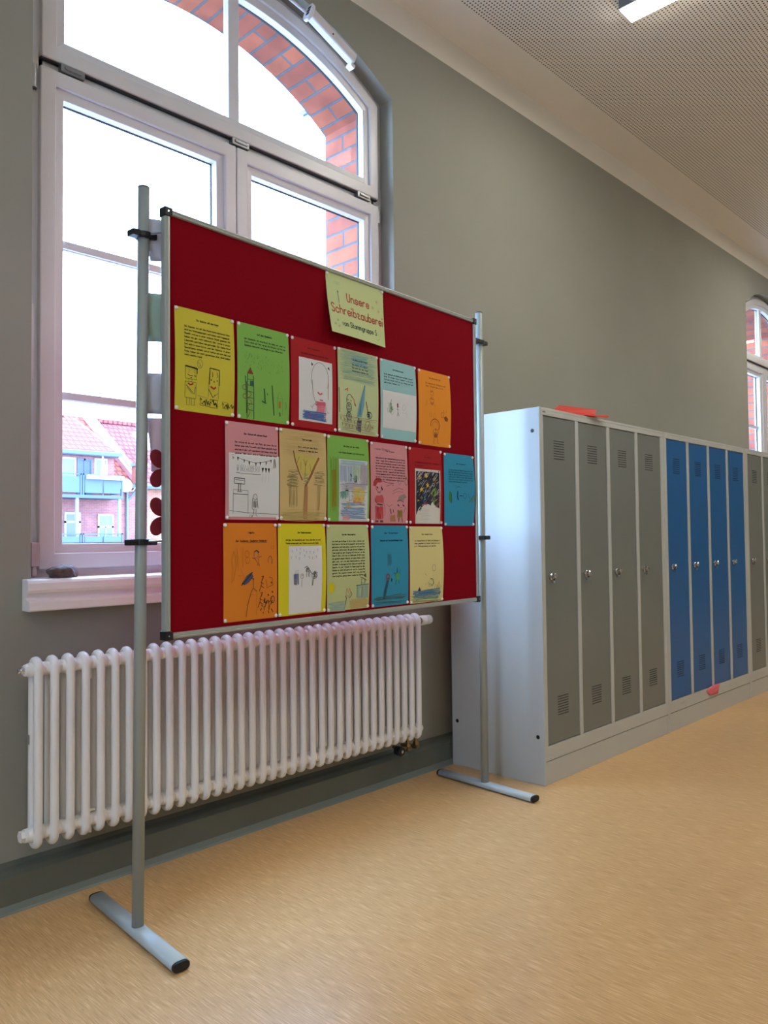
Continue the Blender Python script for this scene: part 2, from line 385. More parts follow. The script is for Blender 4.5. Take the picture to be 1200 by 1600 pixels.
make_window('window_1', OPEN[0]); make_window('window_2', OPEN[1], full=False)
# inner sills with a moulded front
for i, o_ in enumerate(OPEN):
    bm = BM(); prof = [(.08, .950), (-.036, .950), (-.044, .946), (-.049, .938), (-.049, .918), (-.044, .909), (-.034, .903), (-.030, .895), (-.033, .889), (-.056, .887), (-.060, .883), (-.060, .858), (-.056, .855), (0, .855), (0, .915), (.08, .915)]
    xs = o_['xl']-.026; xe = o_['xr']+.030
    prism_x(bm, prof[1:-3]+[(-.001, .855), (-.001, .950)], xs, xe)
    box(bm, o_['xl'], o_['xr'], 0, .10, .915, .950)
    s_ = link('trim_%d' % (i+1), bm, sill_white, bevel=.003); tag(s_, kind='structure')

# chain actuator fixed over the arch
A = Vector((2.060, -.026, 3.212)); B = Vector((2.306, -.024, 3.122))
ax = (B-A).normalized(); L_ = (B-A).length; ang = math.atan2(-(B-A).z, (B-A).x)
act = empty('window_opener', tuple(A)); act.rotation_euler = (0, ang, 0)
tag(act, 'white motorised window opener with perforated end plate above the arched window', 'window opener')
bm = BM(); box(bm, .0, L_, -.020, .018, -.022, .022); link('housing', bm, M_('opener_white', (214, 210, 214), .35), act, bevel=.008)
bm = BM()
prism_x(bm, [(.027*math.cos(t*2*PI/20)*1.05-.004, .042*math.sin(t*2*PI/20)-.004) for t in range(20)], -.012, .0)
link('end_plate', bm, M_('opener_white2', (228, 226, 232), .3), act)
bm = BM()
for dz in (-.016, 0, .016): box(bm, -.0135, -.011, -.014, .004, dz-.005, dz+.005)
link('slot', bm, blackpl, act)
bm = BM(); tube(bm, [(L_*.45, -.0215, -.004), (L_*.45, -.0195, -.004)], .004, 10); link('screw', bm, blackpl, act)
bm = BM(); box(bm, L_-.012, L_+.012, -.006, .026, -.034, -.018); tube(bm, [(L_, .0, -.036), (L_, .0, -.024)], .007, 10); link('bracket', bm, M_('opener_white2', (228, 226, 232)), act)
bm = BM(); tube(bm, [(0, .008, .0), (-.10, .022, -.004), (-.22, .024, -.026), (-.36, .024, -.070)], .006, 8); link('cable', bm, M_('opener_white', (214, 210, 214)), act)

# stone on the sill
bm = BM(); bmesh.ops.create_icosphere(bm, subdivisions=4, radius=1)
from mathutils import noise as mnoise
for v in bm.verts:
    p = v.co.copy(); d = 1 + .28*mnoise.noise(p*1.3+Vector((3, 1, 2))) + .10*mnoise.noise(p*4)
    v.co = Vector((p.x*.045*d, p.y*.032*d, p.z*.027*d*(1.0+.30*p.x)))
    if v.co.z < -.014: v.co.z = -.014
st = link('stone', bm, stone_m, smooth=False); st.location = (1.050, -.002, .9645); st.rotation_euler = (0, 0, .1)
tag(st, 'small rough dark brown stone lying on the white window sill', 'stone')

# ------------------------------------------------------------------ radiator (thing > columns and fittings)
RY, RX0, RP, RN = -.130, .921, .0463, 36
rad = empty('radiator', (RX0, RY, .10))
tag(rad, 'long white tubular column radiator on the wall below the window', 'radiator')
yf, yr = -.150, -.110
bm = BM()
Rb = (yr-yf)/2; ym = (yf+yr)/2; zt, zb = .722, .205
loop = []
for k in range(9):
    t = PI - PI*k/8; loop.append((0, ym+Rb*math.cos(t), zt-Rb+.0+Rb*math.sin(t)))
for k in range(9):
    t = -PI*k/8; loop.append((0, ym+Rb*math.cos(t), zb+Rb+Rb*math.sin(t)))
tube(bm, loop, .0125, 14, closed=True)
for hz in (zt-.024, zb+.030):      # header knuckles between two columns
    sphere(bm, (0, ym, hz), .027, .70, 1.22, .92, 18, 12)
    tube(bm, [(-RP/2, ym, hz), (-RP/2+.001, ym, hz), (-RP*.32, ym, hz), (0, ym, hz), (RP*.32, ym, hz), (RP/2-.001, ym, hz), (RP/2, ym, hz)], [.0185, .0195, .0205, .0225, .0205, .0195, .0185], 18)
c0 = link('column', bm, rad_white, smooth=True)
zz = rad.location
for i in range(RN):
    c = c0 if i == 0 else c0.copy()
    if i: C.objects.link(c)
    c.parent = rad; c.location = (RX0+RP*i-zz.x, -zz.y, -zz.z)
def radpart(n, bm, m, smooth=False, bevel=0):
    o = link(n, bm, m, rad, smooth, bevel); o.location = (-zz.x, -zz.y, -zz.z); return o
xl_ = RX0-RP/2; xr_ = RX0+RP*(RN-1)+RP/2
bm = BM(); tube(bm, [(xl_+.002, ym, zt-.024), (xl_-.008, ym, zt-.024)], .017, 16); tube(bm, [(xl_-.008, ym, zt-.024), (xl_-.011, ym, zt-.024)], .015, 8)
radpart('plug', bm, rad_white)
bm = BM(); tube(bm, [(xl_-.011, ym, zt-.024), (xl_-.020, ym, zt-.024)], .0095, 12); tube(bm, [(xl_-.020, ym, zt-.024), (xl_-.027, ym, zt-.024)], .0065, 6); radpart('bleed_valve', bm, chrome)
bm = BM(); tube(bm, [(xl_+.002, ym, zb+.030), (xl_-.008, ym, zb+.030)], .019, 20); tube(bm, [(xl_-.008, ym, zb+.030), (xl_-.020, ym, zb+.030)], .0165, 6); radpart('plug', bm, rad_white)
bm = BM(); tube(bm, [(xr_-.002, ym, zb+.030), (xr_+.010, ym, zb+.030)], .015, 16); radpart('plug', bm, rad_white, True)
bm = BM(); tube(bm, [(xr_-.002, ym, zt-.024), (xr_+.014, ym, zt-.024)], .016, 12); radpart('valve_nut', bm, brass)
bm = BM(); tube(bm, [(xr_+.012, ym, zt-.024), (xr_+.018, ym, zt-.024), (xr_+.045, ym, zt-.024), (xr_+.05, ym, zt-.024)], [.017, .022, .021, .018], 20)
for k in range(18):
    t = 2*PI*k/18; tube(bm, [(xr_+.050, ym+.018*math.cos(t), zt-.024+.018*math.sin(t)), (xr_+.078, ym+.0175*math.cos(t), zt-.024+.0175*math.sin(t))], .0026, 6)
tube(bm, [(xr_+.05, ym, zt-.024), (xr_+.076, ym, zt-.024)], .0165, 16)
radpart('thermostat_head', bm, rad_white)
for k, x in enumerate((xr_-.075, xr_-.022)):
    bm = BM(); tube(bm, [(x, ym, zb+.012), (x, ym, zb-.006)], .013, 6); tube(bm, [(x, ym, zb-.006), (x, ym, zb-.048)], .009, 12)
    tube(bm, [(x, ym, zb-.022), (x, ym, zb-.036)], .0135, 6); tube(bm, [(x, ym, zb-.045), (x, ym+.06, zb-.052), (x, ym+.085, zb-.052)], .008, 10)
    box(bm, x-.011, x+.011, ym-.012, ym+.012, zb-.052, zb-.036)
    radpart('valve', bm, brass)
bm = BM(); tube(bm, [(xr_-.075, ym, zb-.040), (xr_-.135, ym, zb-.040)], .007, 10); radpart('valve', bm, brass)
bm = BM(); tube(bm, [(xr_-.135, ym+.008, zb-.042), (xr_-.135, ym-.022, zb-.042)], .019, 16); radpart('drain_cap', bm, blackpl)
bm = BM(); tube(bm, [(xr_-.135, ym-.0225, zb-.042), (xr_-.135, ym-.026, zb-.042)], .007, 10); radpart('drain_screw', bm, chrome)
for x in (RX0+RP*3.5, RX0+RP*18.5, RX0+RP*31.5):
    bm = BM(); box(bm, x-.012, x+.012, ym+.012, -.001, zt-.075, zt-.045); box(bm, x-.012, x+.012, -.006, -.001, zb-.012, zt-.045); box(bm, x-.010, x+.010, ym-.012, -.001, zb+.055, zb+.062); box(bm, x-.004, x+.004, ym+.0, -.001, zb-.012, zb+.06)
    radpart('wall_bracket', bm, rad_white)
bm = BM(); box(bm, RX0-.0145, RX0-.0125, yr-.008, yr+.004, .485, .512); radpart('sticker', bm, M_('sticker_grey', (150, 146, 144), .5))

# ------------------------------------------------------------------ lockers
LY, LYB, LH = -.5638, -.060, 1.620
def make_locker(x0, x1, doorm, label, holes, ndoors=4, badge=False):
    t = empty('locker_cabinet', (x0, LY, 0)); tag(t, label, 'locker', 'row of locker units along the wall')
    W = x1-x0
    def add(n, bm, m, par=None, bevel=0, smooth=False):
        return link(n, bm, m, par or t, smooth, bevel)
    D = LYB-LY
    bm = BM()
    box(bm, 0, .012, 0, D, .0, LH); box(bm, W-.014, W-.001, 0, D, .0, LH)                  # sides
    box(bm, .012, W-.014, D-.012, D, .0, LH)                                              # back
    box(bm, 0.012, W-.014, 0.0, D-.012, LH-.012, LH)                                           # top
    box(bm, 0.012, W-.014, .0, .018, LH-.033, LH-.012)                                      # top rail
    box(bm, .012, W-.014, .001, .02, .101, .163)                                            # bottom rail
    pitch = .2942
    for k in range(ndoors+1):
        a_ = (0.012 if k == 0 else .030+pitch*k-.0295); b_ = (.0295 if k == 0 else min(.030+pitch*k-.0005, W-.014))
        if k == ndoors: b_ = W-.014
        box(bm, a_, b_, .0, .018, .163, LH-.033)
    add('body', bm, lk_body, bevel=.0015)
    bm = BM(); box(bm, .003, W-.004, .003, .02, 0.0, .098); add('plinth', bm, lk_body, bevel=.0015)
    bm = BM(); box(bm, .012, W-.014, .022, .026, .12, LH-.02); add('interior', bm, lk_dark)
    for k in range(ndoors):
        xd = .030+pitch*k; wd = pitch-.0315
        bm = BM(); box(bm, xd+.001, xd+wd, .003, .019, .1665, LH-.0365)
        d = add('door', bm, doorm, bevel=.0015)
        # hidden recess slots of the two ventilation fields
        for z0 in (1.396, .276):
            bm = BM()
            for r in range(8):
                for c in range(10):
                    xx = xd+.086+c*.0088; z_ = z0+.005+r*.0112
                    box(bm, xx, xx+.0052, .0021, .0033, z_, z_+.0036)
            add('vent', bm, lk_dark, d)
        hx = xd+.048; hz = .885
        bm = BM(); tube(bm, [(hx, .003, hz), (hx, -.004, hz), (hx, -.006, hz)], [.0165, .0165, .014], 20)
        tube(bm, [(hx, -.006, hz+.004), (hx, -.020, hz+.006), (hx, -.023, hz+.006)], [.0115, .0115, .009], 18)
        box(bm, hx-.007, hx+.007, -.012, .0, hz-.026, hz-.002)
        box(bm, hx-.026, hx-.008, -.004, .002, hz+.002, hz+.009)
        lk = add('lock', bm, chrome, d, smooth=False)
        bm = BM(); tube(bm, [(hx, -.0123, hz-.012), (hx, -.0135, hz-.012)], .0045, 10); add('keyhole', bm, blackpl, lk)
    if holes:
        for (yy, z_) in ((-.0905, .205), (-.531, .203), (-.5275, 1.519), (-.0905, 1.519)):
            bm = BM(); tube(bm, [(-.0012, yy-LY, z_), (.002, yy-LY, z_)], .0085, 14); add('plug', bm, blackpl)
    if badge:
        bm = BM(); tube(bm, [(.043, .0002, LH-.019), (.043, -.0008, LH-.019)], .001, 4)
        prism_y(bm, [(.038+.013*math.cos(a_*PI/8), LH-.018+.0042*math.sin(a_*PI/8)) for a_ in range(16)], -.0009, .0)
        add('badge', bm, M_('badge_grey', (120, 124, 120), .4))
    return t
make_locker(2.877, 4.0965, lk_grey, 'locker unit with four grey doors, next to the radiator and display board', True, badge=True)
l2 = make_locker(4.0975, 5.3165, lk_blue, 'locker unit with four blue doors between two units with grey doors', False)
make_locker(5.3185, 6.538, lk_grey, 'locker unit with grey doors beyond the blue one, cut off by the right edge', False)
bm = BM(); box(bm, .150, .196, .0, .0012, .128, .138); link('label_plate', bm, M_('pale_label', (186, 182, 168), .5), l2)

# red folded paper dart on the locker top
dart = M_('red_card', (205, 44, 18), .45)
bm = BM()
def quad(bm, *p):
    f = bm.faces.new([bm.verts.new(q) for q in p]); return f
quad(bm, (0, .0, .010), (.060, .0, .038), (.372, -.030, .043), (.335, -.036, .020))
quad(bm, (0, .0, .012), (.335, -.036, .022), (.31, -.050, .004), (.10, -.030, .001))
quad(bm, (.10, -.030, .001), (.31, -.050, .004), (.34, -.070, .012), (.20, -.060, .002))
quad(bm, (.20, -.060, .002), (.34, -.070, .012), (.380, -.092, .010), (.345, -.100, -.001))
quad(bm, (.335, -.036, .022), (.372, -.030, .043), (.36, .030, .030), (.05, .040, .006))
pd = link('paper_dart', bm, dart); pd.location = (3.085, -.500, LH+.0005); pd.scale = (.92, 1, 1.15); pd.rotation_euler = (0, 0, -.02)
pd.modifiers.new('thick', 'SOLIDIFY').thickness = .0008
tag(pd, 'red folded paper with a notched tail lying on top of the grey lockers', 'paper')
# pink scrap poking out under a blue door
bm = BM()
P3 = [(0, 0, 0), (.075, -.028, .018), (.150, -.022, .022), (.185, -.004, .006), (.160, -.006, -.034), (.120, -.020, -.030), (.040, -.010, -.026)]
ctr = bm.verts.new((.09, -.034, -.004)); vv = [bm.verts.new(p) for p in P3]
for i in range(len(vv)): bm.faces.new((ctr, vv[i], vv[(i+1) % len(vv)]))
bv = [bm.verts.new((p[0], max(p[1]*.2, -.002), p[2])) for p in P3]
for i in range(len(vv)): bm.faces.new((vv[i], bv[i], bv[(i+1) % len(vv)], vv[(i+1) % len(vv)]))
bm.faces.new(bv)
ps = link('pink_scrap', bm, M_('pink_cloth', (228, 110, 120), .7)); ps.location = (4.590, LY-.0005, .150)
tag(ps, 'small crumpled pink scrap hanging on the rail under the blue locker doors', 'scrap')

# ------------------------------------------------------------------ display board
BA = .0596; BS = .98
BO = Vector((1.159*BS, -2.4124+(2.4124-.4557)*BS, 0)); cB, sB = math.cos(BA), math.sin(BA)
def bz(z): return 1.0655+(z-1.0655)*BS
def bw(u, d, z):      # board coordinates (along, out of the felt, height) to the room
    return Vector((BO.x+cB*u*BS+sB*d, BO.y+sB*u*BS-cB*d, bz(z)))
stand = empty('display_board', (BO.x, BO.y, 0), BA)
tag(stand, 'red felt display board in an aluminium frame on two grey T-foot poles', 'display board')
U0, U1, Z0, Z1 = -.018*BS, 1.537*BS, bz(.787), bz(2.001)
fwid = .0165
def sp(n, bm, m, par=stand, smooth=False, bevel=0): return link(n, bm, m, par, smooth, bevel)
bm = BM(); box(bm, U0+.01, U1-.01, .0, .012, Z0+.01, Z1-.01); sp('felt_panel', bm, felt)
def profile(bm, horiz, a0, a1, c0, inner):   # rounded aluminium profile with grooves, c0 outer edge, +/- inner direction
    s = inner
    sec = [(c0, -.001), (c0+s*.002, -.006), (c0+s*.006, -.007), (c0+s*.0075, -.0055), (c0+s*.009, -.007), (c0+s*.0145, -.006), (c0+s*fwid, -.002), (c0+s*fwid, .014), (c0+s*.0145, .018), (c0+s*.002, .018), (c0, .014)]
    if horiz: prism_x(bm, [(p[1], p[0]) for p in sec], a0, a1)
    else:
        n = len(sec); A_ = [bm.verts.new((p[0], p[1], a0)) for p in sec]; B_ = [bm.verts.new((p[0], p[1], a1)) for p in sec]
        bm.faces.new(A_); bm.faces.new(B_[::-1])
        for i in range(n): bm.faces.new((A_[i], A_[(i+1) % n], B_[(i+1) % n], B_[i]))
for h, a0, a1, c0, s in ((True, U0+.02, U1-.02, Z0, 1), (True, U0+.02, U1-.02, Z1, -1), (False, Z0+.02, Z1-.02, U0, 1), (False, Z0+.02, Z1-.02, U1, -1)):
    bm = BM(); profile(bm, h, a0, a1, c0, s); sp('frame_profile', bm, alu)
for cx_, sx_ in ((U0, 1), (U1, -1)):
    for cz_, sz_ in ((Z0, 1), (Z1, -1)):
        bm = BM(); x0_, x1_ = sorted((cx_-sx_*.003, cx_+sx_*.0225)); z0_, z1_ = sorted((cz_-sz_*.003, cz_+sz_*.0225))
        # L-shaped corner cap
        xi = cx_+sx_*.018; zi = cz_+sz_*.018
        prism_y(bm, [(cx_-sx_*.003, cz_-sz_*.003), (cx_+sx_*.0225, cz_-sz_*.003), (cx_+sx_*.0225, zi), (xi, zi), (xi, cz_+sz_*.0225), (cx_-sx_*.003, cz_+sz_*.0225)], -.009, .020)
        k = sp('corner_cap', bm, blackpl, bevel=.004)
        bm = BM(); tube(bm, [(cx_+sx_*.008, -.009, cz_+sz_*.009), (cx_+sx_*.008, -.0102, cz_+sz_*.009)], .0022, 8); sp('screw', bm, chrome, k)
# poles and feet, written in the room then moved under the stand
Sinv = (Matrix.Translation((BO.x, BO.y, 0)) @ Matrix.Rotation(BA, 4, 'Z')).inverted()
def loc(v): return Sinv @ Vector(v)
poles = [((1.070, -.438), (1.089, -.438), 2.045, (1.054, -.681), (1.0865, -.165)),
         ((2.693, -.384), (2.697, -.384), 2.025, (2.682, -.640), (2.706, -.129))]
for pi_, (pb, pt, ztop, f0, f1) in enumerate(poles):
    side = -1 if pi_ == 0 else 1
    a3 = Vector((pb[0], pb[1], .026)); b3 = Vector((pt[0], pt[1], ztop))
    bm = BM(); tube(bm, [loc(a3), loc(b3)], .016, 24); pole = sp('pole', bm, polemat, smooth=False)
    for p in pole.data.polygons: p.use_smooth = len(p.vertices) == 4
    bm = BM(); tube(bm, [loc(b3), loc(b3+Vector((0, 0, .004))), loc(b3+Vector((0, 0, .007)))], [.0165, .0160, .010], 20); sp('pole_cap', bm, M_('grey_plastic_cap', (70, 78, 84), .5), pole)
    # oval foot tube
    d = (Vector((f1[0], f1[1], 0))-Vector((f0[0], f0[1], 0))); n_ = d.normalized(); s_ = Vector((n_.y, -n_.x, 0))
    def oval(bm, t0, t1, ws=1.0, hs=1.0, open_=False):
        base = Vector((f0[0], f0[1], .0))
        rings = []
        for t in (t0, t1):
            c = base+n_*t
            ring = []
            for k in range(24):
                th = 2*PI*k/24; ex = math.copysign(abs(math.cos(th))**.6, math.cos(th)); ez = math.copysign(abs(math.sin(th))**.8, math.sin(th))
                ring.append(bm.verts.new(loc(c+s_*(.0235*ws*ex)+Vector((0, 0, .0145+.0125*hs*ez)))))
            rings.append(ring)
        for k in range(24): bm.faces.new((rings[0][k], rings[0][(k+1) % 24], rings[1][(k+1) % 24], rings[1][k]))
        if not open_: bm.faces.new(rings[0]); bm.faces.new(rings[1][::-1])
    bm = BM(); oval(bm, .006, d.length-.006); foot = sp('foot', bm, footmat)
    for p in foot.data.polygons: p.use_smooth = len(p.vertices) == 4
    for t0, t1, in ((-.004, .007), (d.length-.007, d.length+.004)):
        bm = BM(); oval(bm, t0, t1, .97 if pi_ == 0 else 1.0, .95 if pi_ == 0 else 1.0); sp('end_cap', bm, blackpl, foot, bevel=.002)
    # clamps gripping pole and frame
    for zc_ in ((1.910, 1.058) if pi_ == 0 else (1.898, 1.058)):
        t = (zc_-a3.z)/(b3.z-a3.z); pc = a3.lerp(b3, t); lc = loc(pc)
        bm = BM(); hh = .0085
        pts = []
        N = 20
        for r_, z_ in ((.0160, -hh), (.0245, -hh), (.0245, hh), (.0160, hh)): pts.append((r_, z_))
        rings = []
        for k in range(N):
            th = 2*PI*k/N
            rings.append([bm.verts.new((lc.x+r_*math.cos(th), lc.y+r_*math.sin(th), lc.z+z_)) for r_, z_ in pts])
        for k in range(N):
            for q in range(4): bm.faces.new((rings[k][q], rings[(k+1) % N][q], rings[(k+1) % N][(q+1) % 4], rings[k][(q+1) % 4]))
        box(bm, lc.x-.042 if pi_ == 0 else lc.x+.018, lc.x-.018 if pi_ == 0 else lc.x+.042, lc.y-.018, lc.y+.016, lc.z-hh, lc.z+hh)
        ex0, ex1 = (lc.x+.014, U0+.004) if pi_ == 0 else (U1-.004, lc.x-.014)
        ex0, ex1 = min(ex0, ex1), max(ex0, ex1)
        box(bm, min(ex0, ex1-.02), ex1, lc.y-.022, lc.y+.014, lc.z-hh, lc.z+hh)
        cl = sp('clamp', bm, blackpl, bevel=.003)
        bm = BM(); tube(bm, [((U0 if pi_ == 0 else U1), .010, lc.z+.004), (lc.x, lc.y-.005, lc.z+.002)], .003, 8)
        sp('bolt', bm, steel, cl)

# ------------------------------------------------------------------ lettering in single strokes
GL = {'a': '45 36 16 05 03 12 32 43|46 42', 'b': '09 02|05 16 36 45 43 32 12 03', 'c': '45 36 16 05 03 12 32 43', 'd': '49 42|45 36 16 05 03 12 32 43',
 'e': '04 44 45 36 16 05 03 12 32 43', 'f': '38 29 18 12|06 36', 'g': '46 41 30 10 01|45 36 16 05 03 12 32 43', 'h': '09 02|05 16 36 45 42', 'i': '06 02|08 09',
 'j': '26 21 10 00|28 29', 'k': '09 02|46 04 42', 'l': '09 02', 'm': '06 02|05 16 26 35 32|35 46 56 65 62', 'n': '06 02|05 16 36 45 42',
 'o': '16 05 03 12 32 43 45 36 16', 'p': '06 00|05 16 36 45 43 32 12 03', 'q': '46 40|45 36 16 05 03 12 32 43', 'r': '06 02|04 16 36', 's': '45 36 16 05 14 34 43 32 12 03',
 't': '19 13 22 32|06 36', 'u': '06 03 12 32 43|46 42', 'v': '06 22 46', 'w': '06 12 35 52 66', 'x': '06 42|46 02', 'y': '06 22|46 10', 'z': '06 46 02 42',
 'A': '02 29 42|14 34', 'B': '02 09 39 48 37 06|36 45 43 32 02', 'C': '48 39 19 07 04 12 32 43', 'D': '02 09 29 47 44 22 02', 'E': '49 09 02 42|06 36', 'F': '49 09 02|06 36',
 'G': '48 39 19 07 04 12 32 44 25', 'H': '09 02|49 42|06 46', 'I': '29 22', 'K': '09 02|49 05 42', 'L': '09 02 42', 'M': '02 09 35 69 62', 'N': '02 09 42 49', 'O': '19 07 04 12 32 44 47 39 19',
 'P': '02 09 39 48 46 35 05', 'R': '02 09 39 48 46 35 05|25 42', 'S': '48 39 19 08 07 16 35 44 43 32 12 03', 'T': '09 49|29 22', 'U': '09 03 12 32 43 49', 'V': '09 22 49', 'W': '09 12 36 52 69',
 'Z': '09 49 02 42', '5': '49 09 06 36 45 43 32 12 03', '1': '17 29 22', '2': '08 19 39 48 46 02 42', '.': '02 12', ',': '12 01', '!': '09 04|02 12', '-': '04 34', ':': '05 15|02 12'}
def glyph_w(ch): return {'i': 0.6, 'l': 0.6, 'm': 6, 'w': 6, 'M': 6, 'W': 6, 'j': 2, 'f': 3.4, 't': 3.4, 'r': 3.4, ' ': 2.6, 'I': 2.5, '.': 1, ',': 1, '!': .8, '1': 2.5}.get(ch, 4)
def text_width(s, gap=1.7): return sum(glyph_w(c)+gap for c in s)-gap
def text_strokes(s, x0, y0, x1, cap, gap=1.7, smooth=False, fit=True):
    """strokes for a line of writing from x0 to x1 (baseline y0, y down), capital height cap"""
    tw = text_width(s, gap); k = cap/7.0; kx = (x1-x0)/tw if fit else k
    out = []; cx_ = 0
    for ch in s:
        for st_ in (GL.get(ch, '').split('|') if ch in GL else []):
            pts = [(x0+(cx_+int(p[0]))*kx, y0-(int(p[1])-2)*k) for p in st_.split()]
            if smooth and len(pts) > 3:
                for _ in range(2):
                    q = [pts[0]]
                    for a_, b_ in zip(pts[:-1], pts[1:]):
                        q += [(a_[0]*.75+b_[0]*.25, a_[1]*.75+b_[1]*.25), (a_[0]*.25+b_[0]*.75, a_[1]*.25+b_[1]*.75)]
                    pts = q+[pts[-1]]
            out.append(pts)
        cx_ += glyph_w(ch)+gap
    return out

class Sheet:
    """a pinned sheet: curved paper plus everything written and drawn on it, units: 1/100 of the sheet width, y down"""
    def __init__(self, W, H, bulge, base=.0015, parent_off=0, mode='side', ox=0, oy=0, PW=None, PH=None):
        self.W, self.H, self.b, self.base, self.mode = W, H, bulge, base, mode
        self.ox, self.oy, self.PW, self.PH = ox, oy, PW or W, PH or H
        self.bm = bmesh.new(); self.mats = []; self.k = 0
    def d(self, a, b):
        s, v = (a+self.ox)/self.PW, (b+self.oy)/self.PH; s = min(max(s, 0), 1); v = min(max(v, 0), 1)
        L, R = self.b
        if self.mode == 'lift': return self.base + (L*(1-s)+R*s)*v**1.5 + .004*math.sin(PI*s)*v
        return self.base + math.sin(PI*v)*(L*(1-s)**1.5+R*s**1.5) + .0015*math.sin(PI*s)*math.sin(3*v+1)
    def mi(self, m):
        if m not in self.mats: self.mats.append(m)
        return self.mats.index(m)
    def P(self, a, b, off=0): return (a, -(self.d(a, b)+off), -b)
    def sheet(self, m, nx=12, ny=18, jit=0):
        g = [[self.bm.verts.new(self.P(self.W*i/nx, self.H*j/ny)) for i in range(nx+1)] for j in range(ny+1)]
        k = self.mi(m)
        for j in range(ny):
            for i in range(nx):
                self.bm.faces.new((g[j][i], g[j+1][i], g[j+1][i+1], g[j][i+1])).material_index = k
        bk = [[self.bm.verts.new(self.P(self.W*i/nx, self.H*j/ny, -.0003)) for i in range(nx+1)] for j in range(ny+1)]
        for j in range(ny):
            for i in range(nx):
                self.bm.faces.new((bk[j][i], bk[j][i+1], bk[j+1][i+1], bk[j+1][i])).material_index = k
    def stroke(self, pts, wd, m, unit=True):
        u = self.W/100 if unit else 1
        pts = [Vector((p[0]*u, p[1]*u)) for p in pts]; wd *= u
        q = [pts[0]]
        for a, b in zip(pts[:-1], pts[1:]):
            n = max(1, int((b-a).length/.015)); q += [a.lerp(b, t/n) for t in range(1, n+1)]
        if (q[-1]-q[0]).length < 1e-6 and len(q) < 3: q = [q[0], q[0]+Vector((wd, 0))]
        off = .0004+min(self.k, 40)*.000012; self.k += 1; k = self.mi(m); prev = None
        for i, p in enumerate(q):
            t = (q[min(i+1, len(q)-1)]-q[max(i-1, 0)])
            if t.length < 1e-9: t = Vector((1, 0))
            t.normalize(); n = Vector((-t.y, t.x))*wd/2
            if i == 0: p = p-t*wd*.3
            if i == len(q)-1: p = p+t*wd*.3
            a = self.bm.verts.new(self.P((p+n).x, (p+n).y, off)); b = self.bm.verts.new(self.P((p-n).x, (p-n).y, off))
            if prev: self.bm.faces.new((prev[0], prev[1], b, a)).material_index = k
            prev = (a, b)
    def fill(self, pts, m, step=1.2):
        u = self.W/100; off = .0003+min(self.k, 40)*.000012; self.k += 1; k = self.mi(m)
        ys = [p[1] for p in pts]; y = min(ys)+1e-4
        while y < max(ys):
            y2 = min(y+step, max(ys)); ym_ = (y+y2)/2; xs = []
            for i in range(len(pts)):
                (xa, ya), (xb, yb) = pts[i], pts[(i+1) % len(pts)]
                if (ya <= ym_) != (yb <= ym_): xs.append(xa+(ym_-ya)/(yb-ya)*(xb-xa))
            xs.sort()
            for xa, xb in zip(xs[::2], xs[1::2]):
                n = max(1, int((xb-xa)/8)); pv = None
                for i in range(n+1):
                    x = xa+(xb-xa)*i/n
                    a = self.bm.verts.new(self.P(x*u, y*u, off)); b = self.bm.verts.new(self.P(x*u, y2*u, off))
                    if pv: self.bm.faces.new((pv[0], pv[1], b, a)).material_index = k
                    pv = (a, b)
            y = y2
    def hatch(self, x0, y0, x1, y1, n, wd, m, jit=2.0, ang=None):
        for i in range(n):
            t = (i+.5)/n
            if ang == 'v': a = (x0+(x1-x0)*t+random.uniform(-jit, jit)*.4, y0+random.uniform(0, jit)); b = (a[0]+random.uniform(-jit, jit)*.6, y1-random.uniform(0, jit*2))
            elif ang == 'd': a = (x0+(x1-x0)*random.random(), y0+(y1-y0)*random.random()); b = (a[0]+jit*random.uniform(1, 2.2), a[1]-jit*random.uniform(1, 2.4))
            else: a = (x0+random.uniform(0, jit*2), y0+(y1-y0)*t+random.uniform(-jit, jit)*.3); b = (x1-random.uniform(0, jit*2), a[1]+random.uniform(-jit, jit)*.6)
            mid = ((a[0]+b[0])/2+random.uniform(-.3, .3), (a[1]+b[1])/2+random.uniform(-jit, jit)*.25)
            self.stroke([a, mid, b], wd, m)
    def circle(self, cx, cy, rx, ry, wd, m, a0=0, a1=360, n=16):
        self.stroke([(cx+rx*math.cos(math.radians(a0+(a1-a0)*i/n)), cy+ry*math.sin(math.radians(a0+(a1-a0)*i/n))) for i in range(n+1)], wd, m)
    def text(self, s, x0, x1, y, cap, wd, m, gap=1.7, smooth=False):
        for p in text_strokes(s, x0, y, x1, cap, gap, smooth): self.stroke(p, wd, m)
    def obj(self, name, parent=None, loc_=(0, 0, 0), rz=0):
        me = bpy.data.meshes.new(name); self.bm.to_mesh(me); self.bm.free()
        for x in self.mats: me.materials.append(x)
        for p in me.polygons: p.use_smooth = True
        o = bpy.data.objects.new(name, me); C.objects.link(o); o.parent = parent; o.location = loc_; o.rotation_euler = (0, 0, rz)
        return o

def paper(c): return M_('paper_%02x%02x%02x' % c, c, .75, spec=.2)
def ink(c): return M_('ink_%02x%02x%02x' % c, c, .6, spec=.2)
BK = ink((42, 42, 40)); PEN = ink((88, 92, 92)); RD = ink((176, 48, 44)); BL = ink((40, 90, 140)); BR_ = ink((128, 84, 50)); GN = ink((48, 92, 58)); YE = ink((226, 190, 30))
PK = ink((205, 100, 120)); OR = ink((214, 98, 40)); LB = ink((96, 150, 180)); PU = ink((120, 84, 140)); GY = ink((120, 122, 122))
YEL, GRN, RED, PGR, LBL, ORG = (202, 190, 60), (126, 180, 82), (164, 26, 32), (188, 202, 156), (150, 196, 200), (226, 142, 42)
PNK, BEI, BLU, CRM, WHT, ORD = (206, 142, 150), (204, 178, 122), (50, 142, 178), (214, 204, 142), (214, 216, 218), (216, 128, 38)
YEL2 = (214, 202, 40)
PINS = []
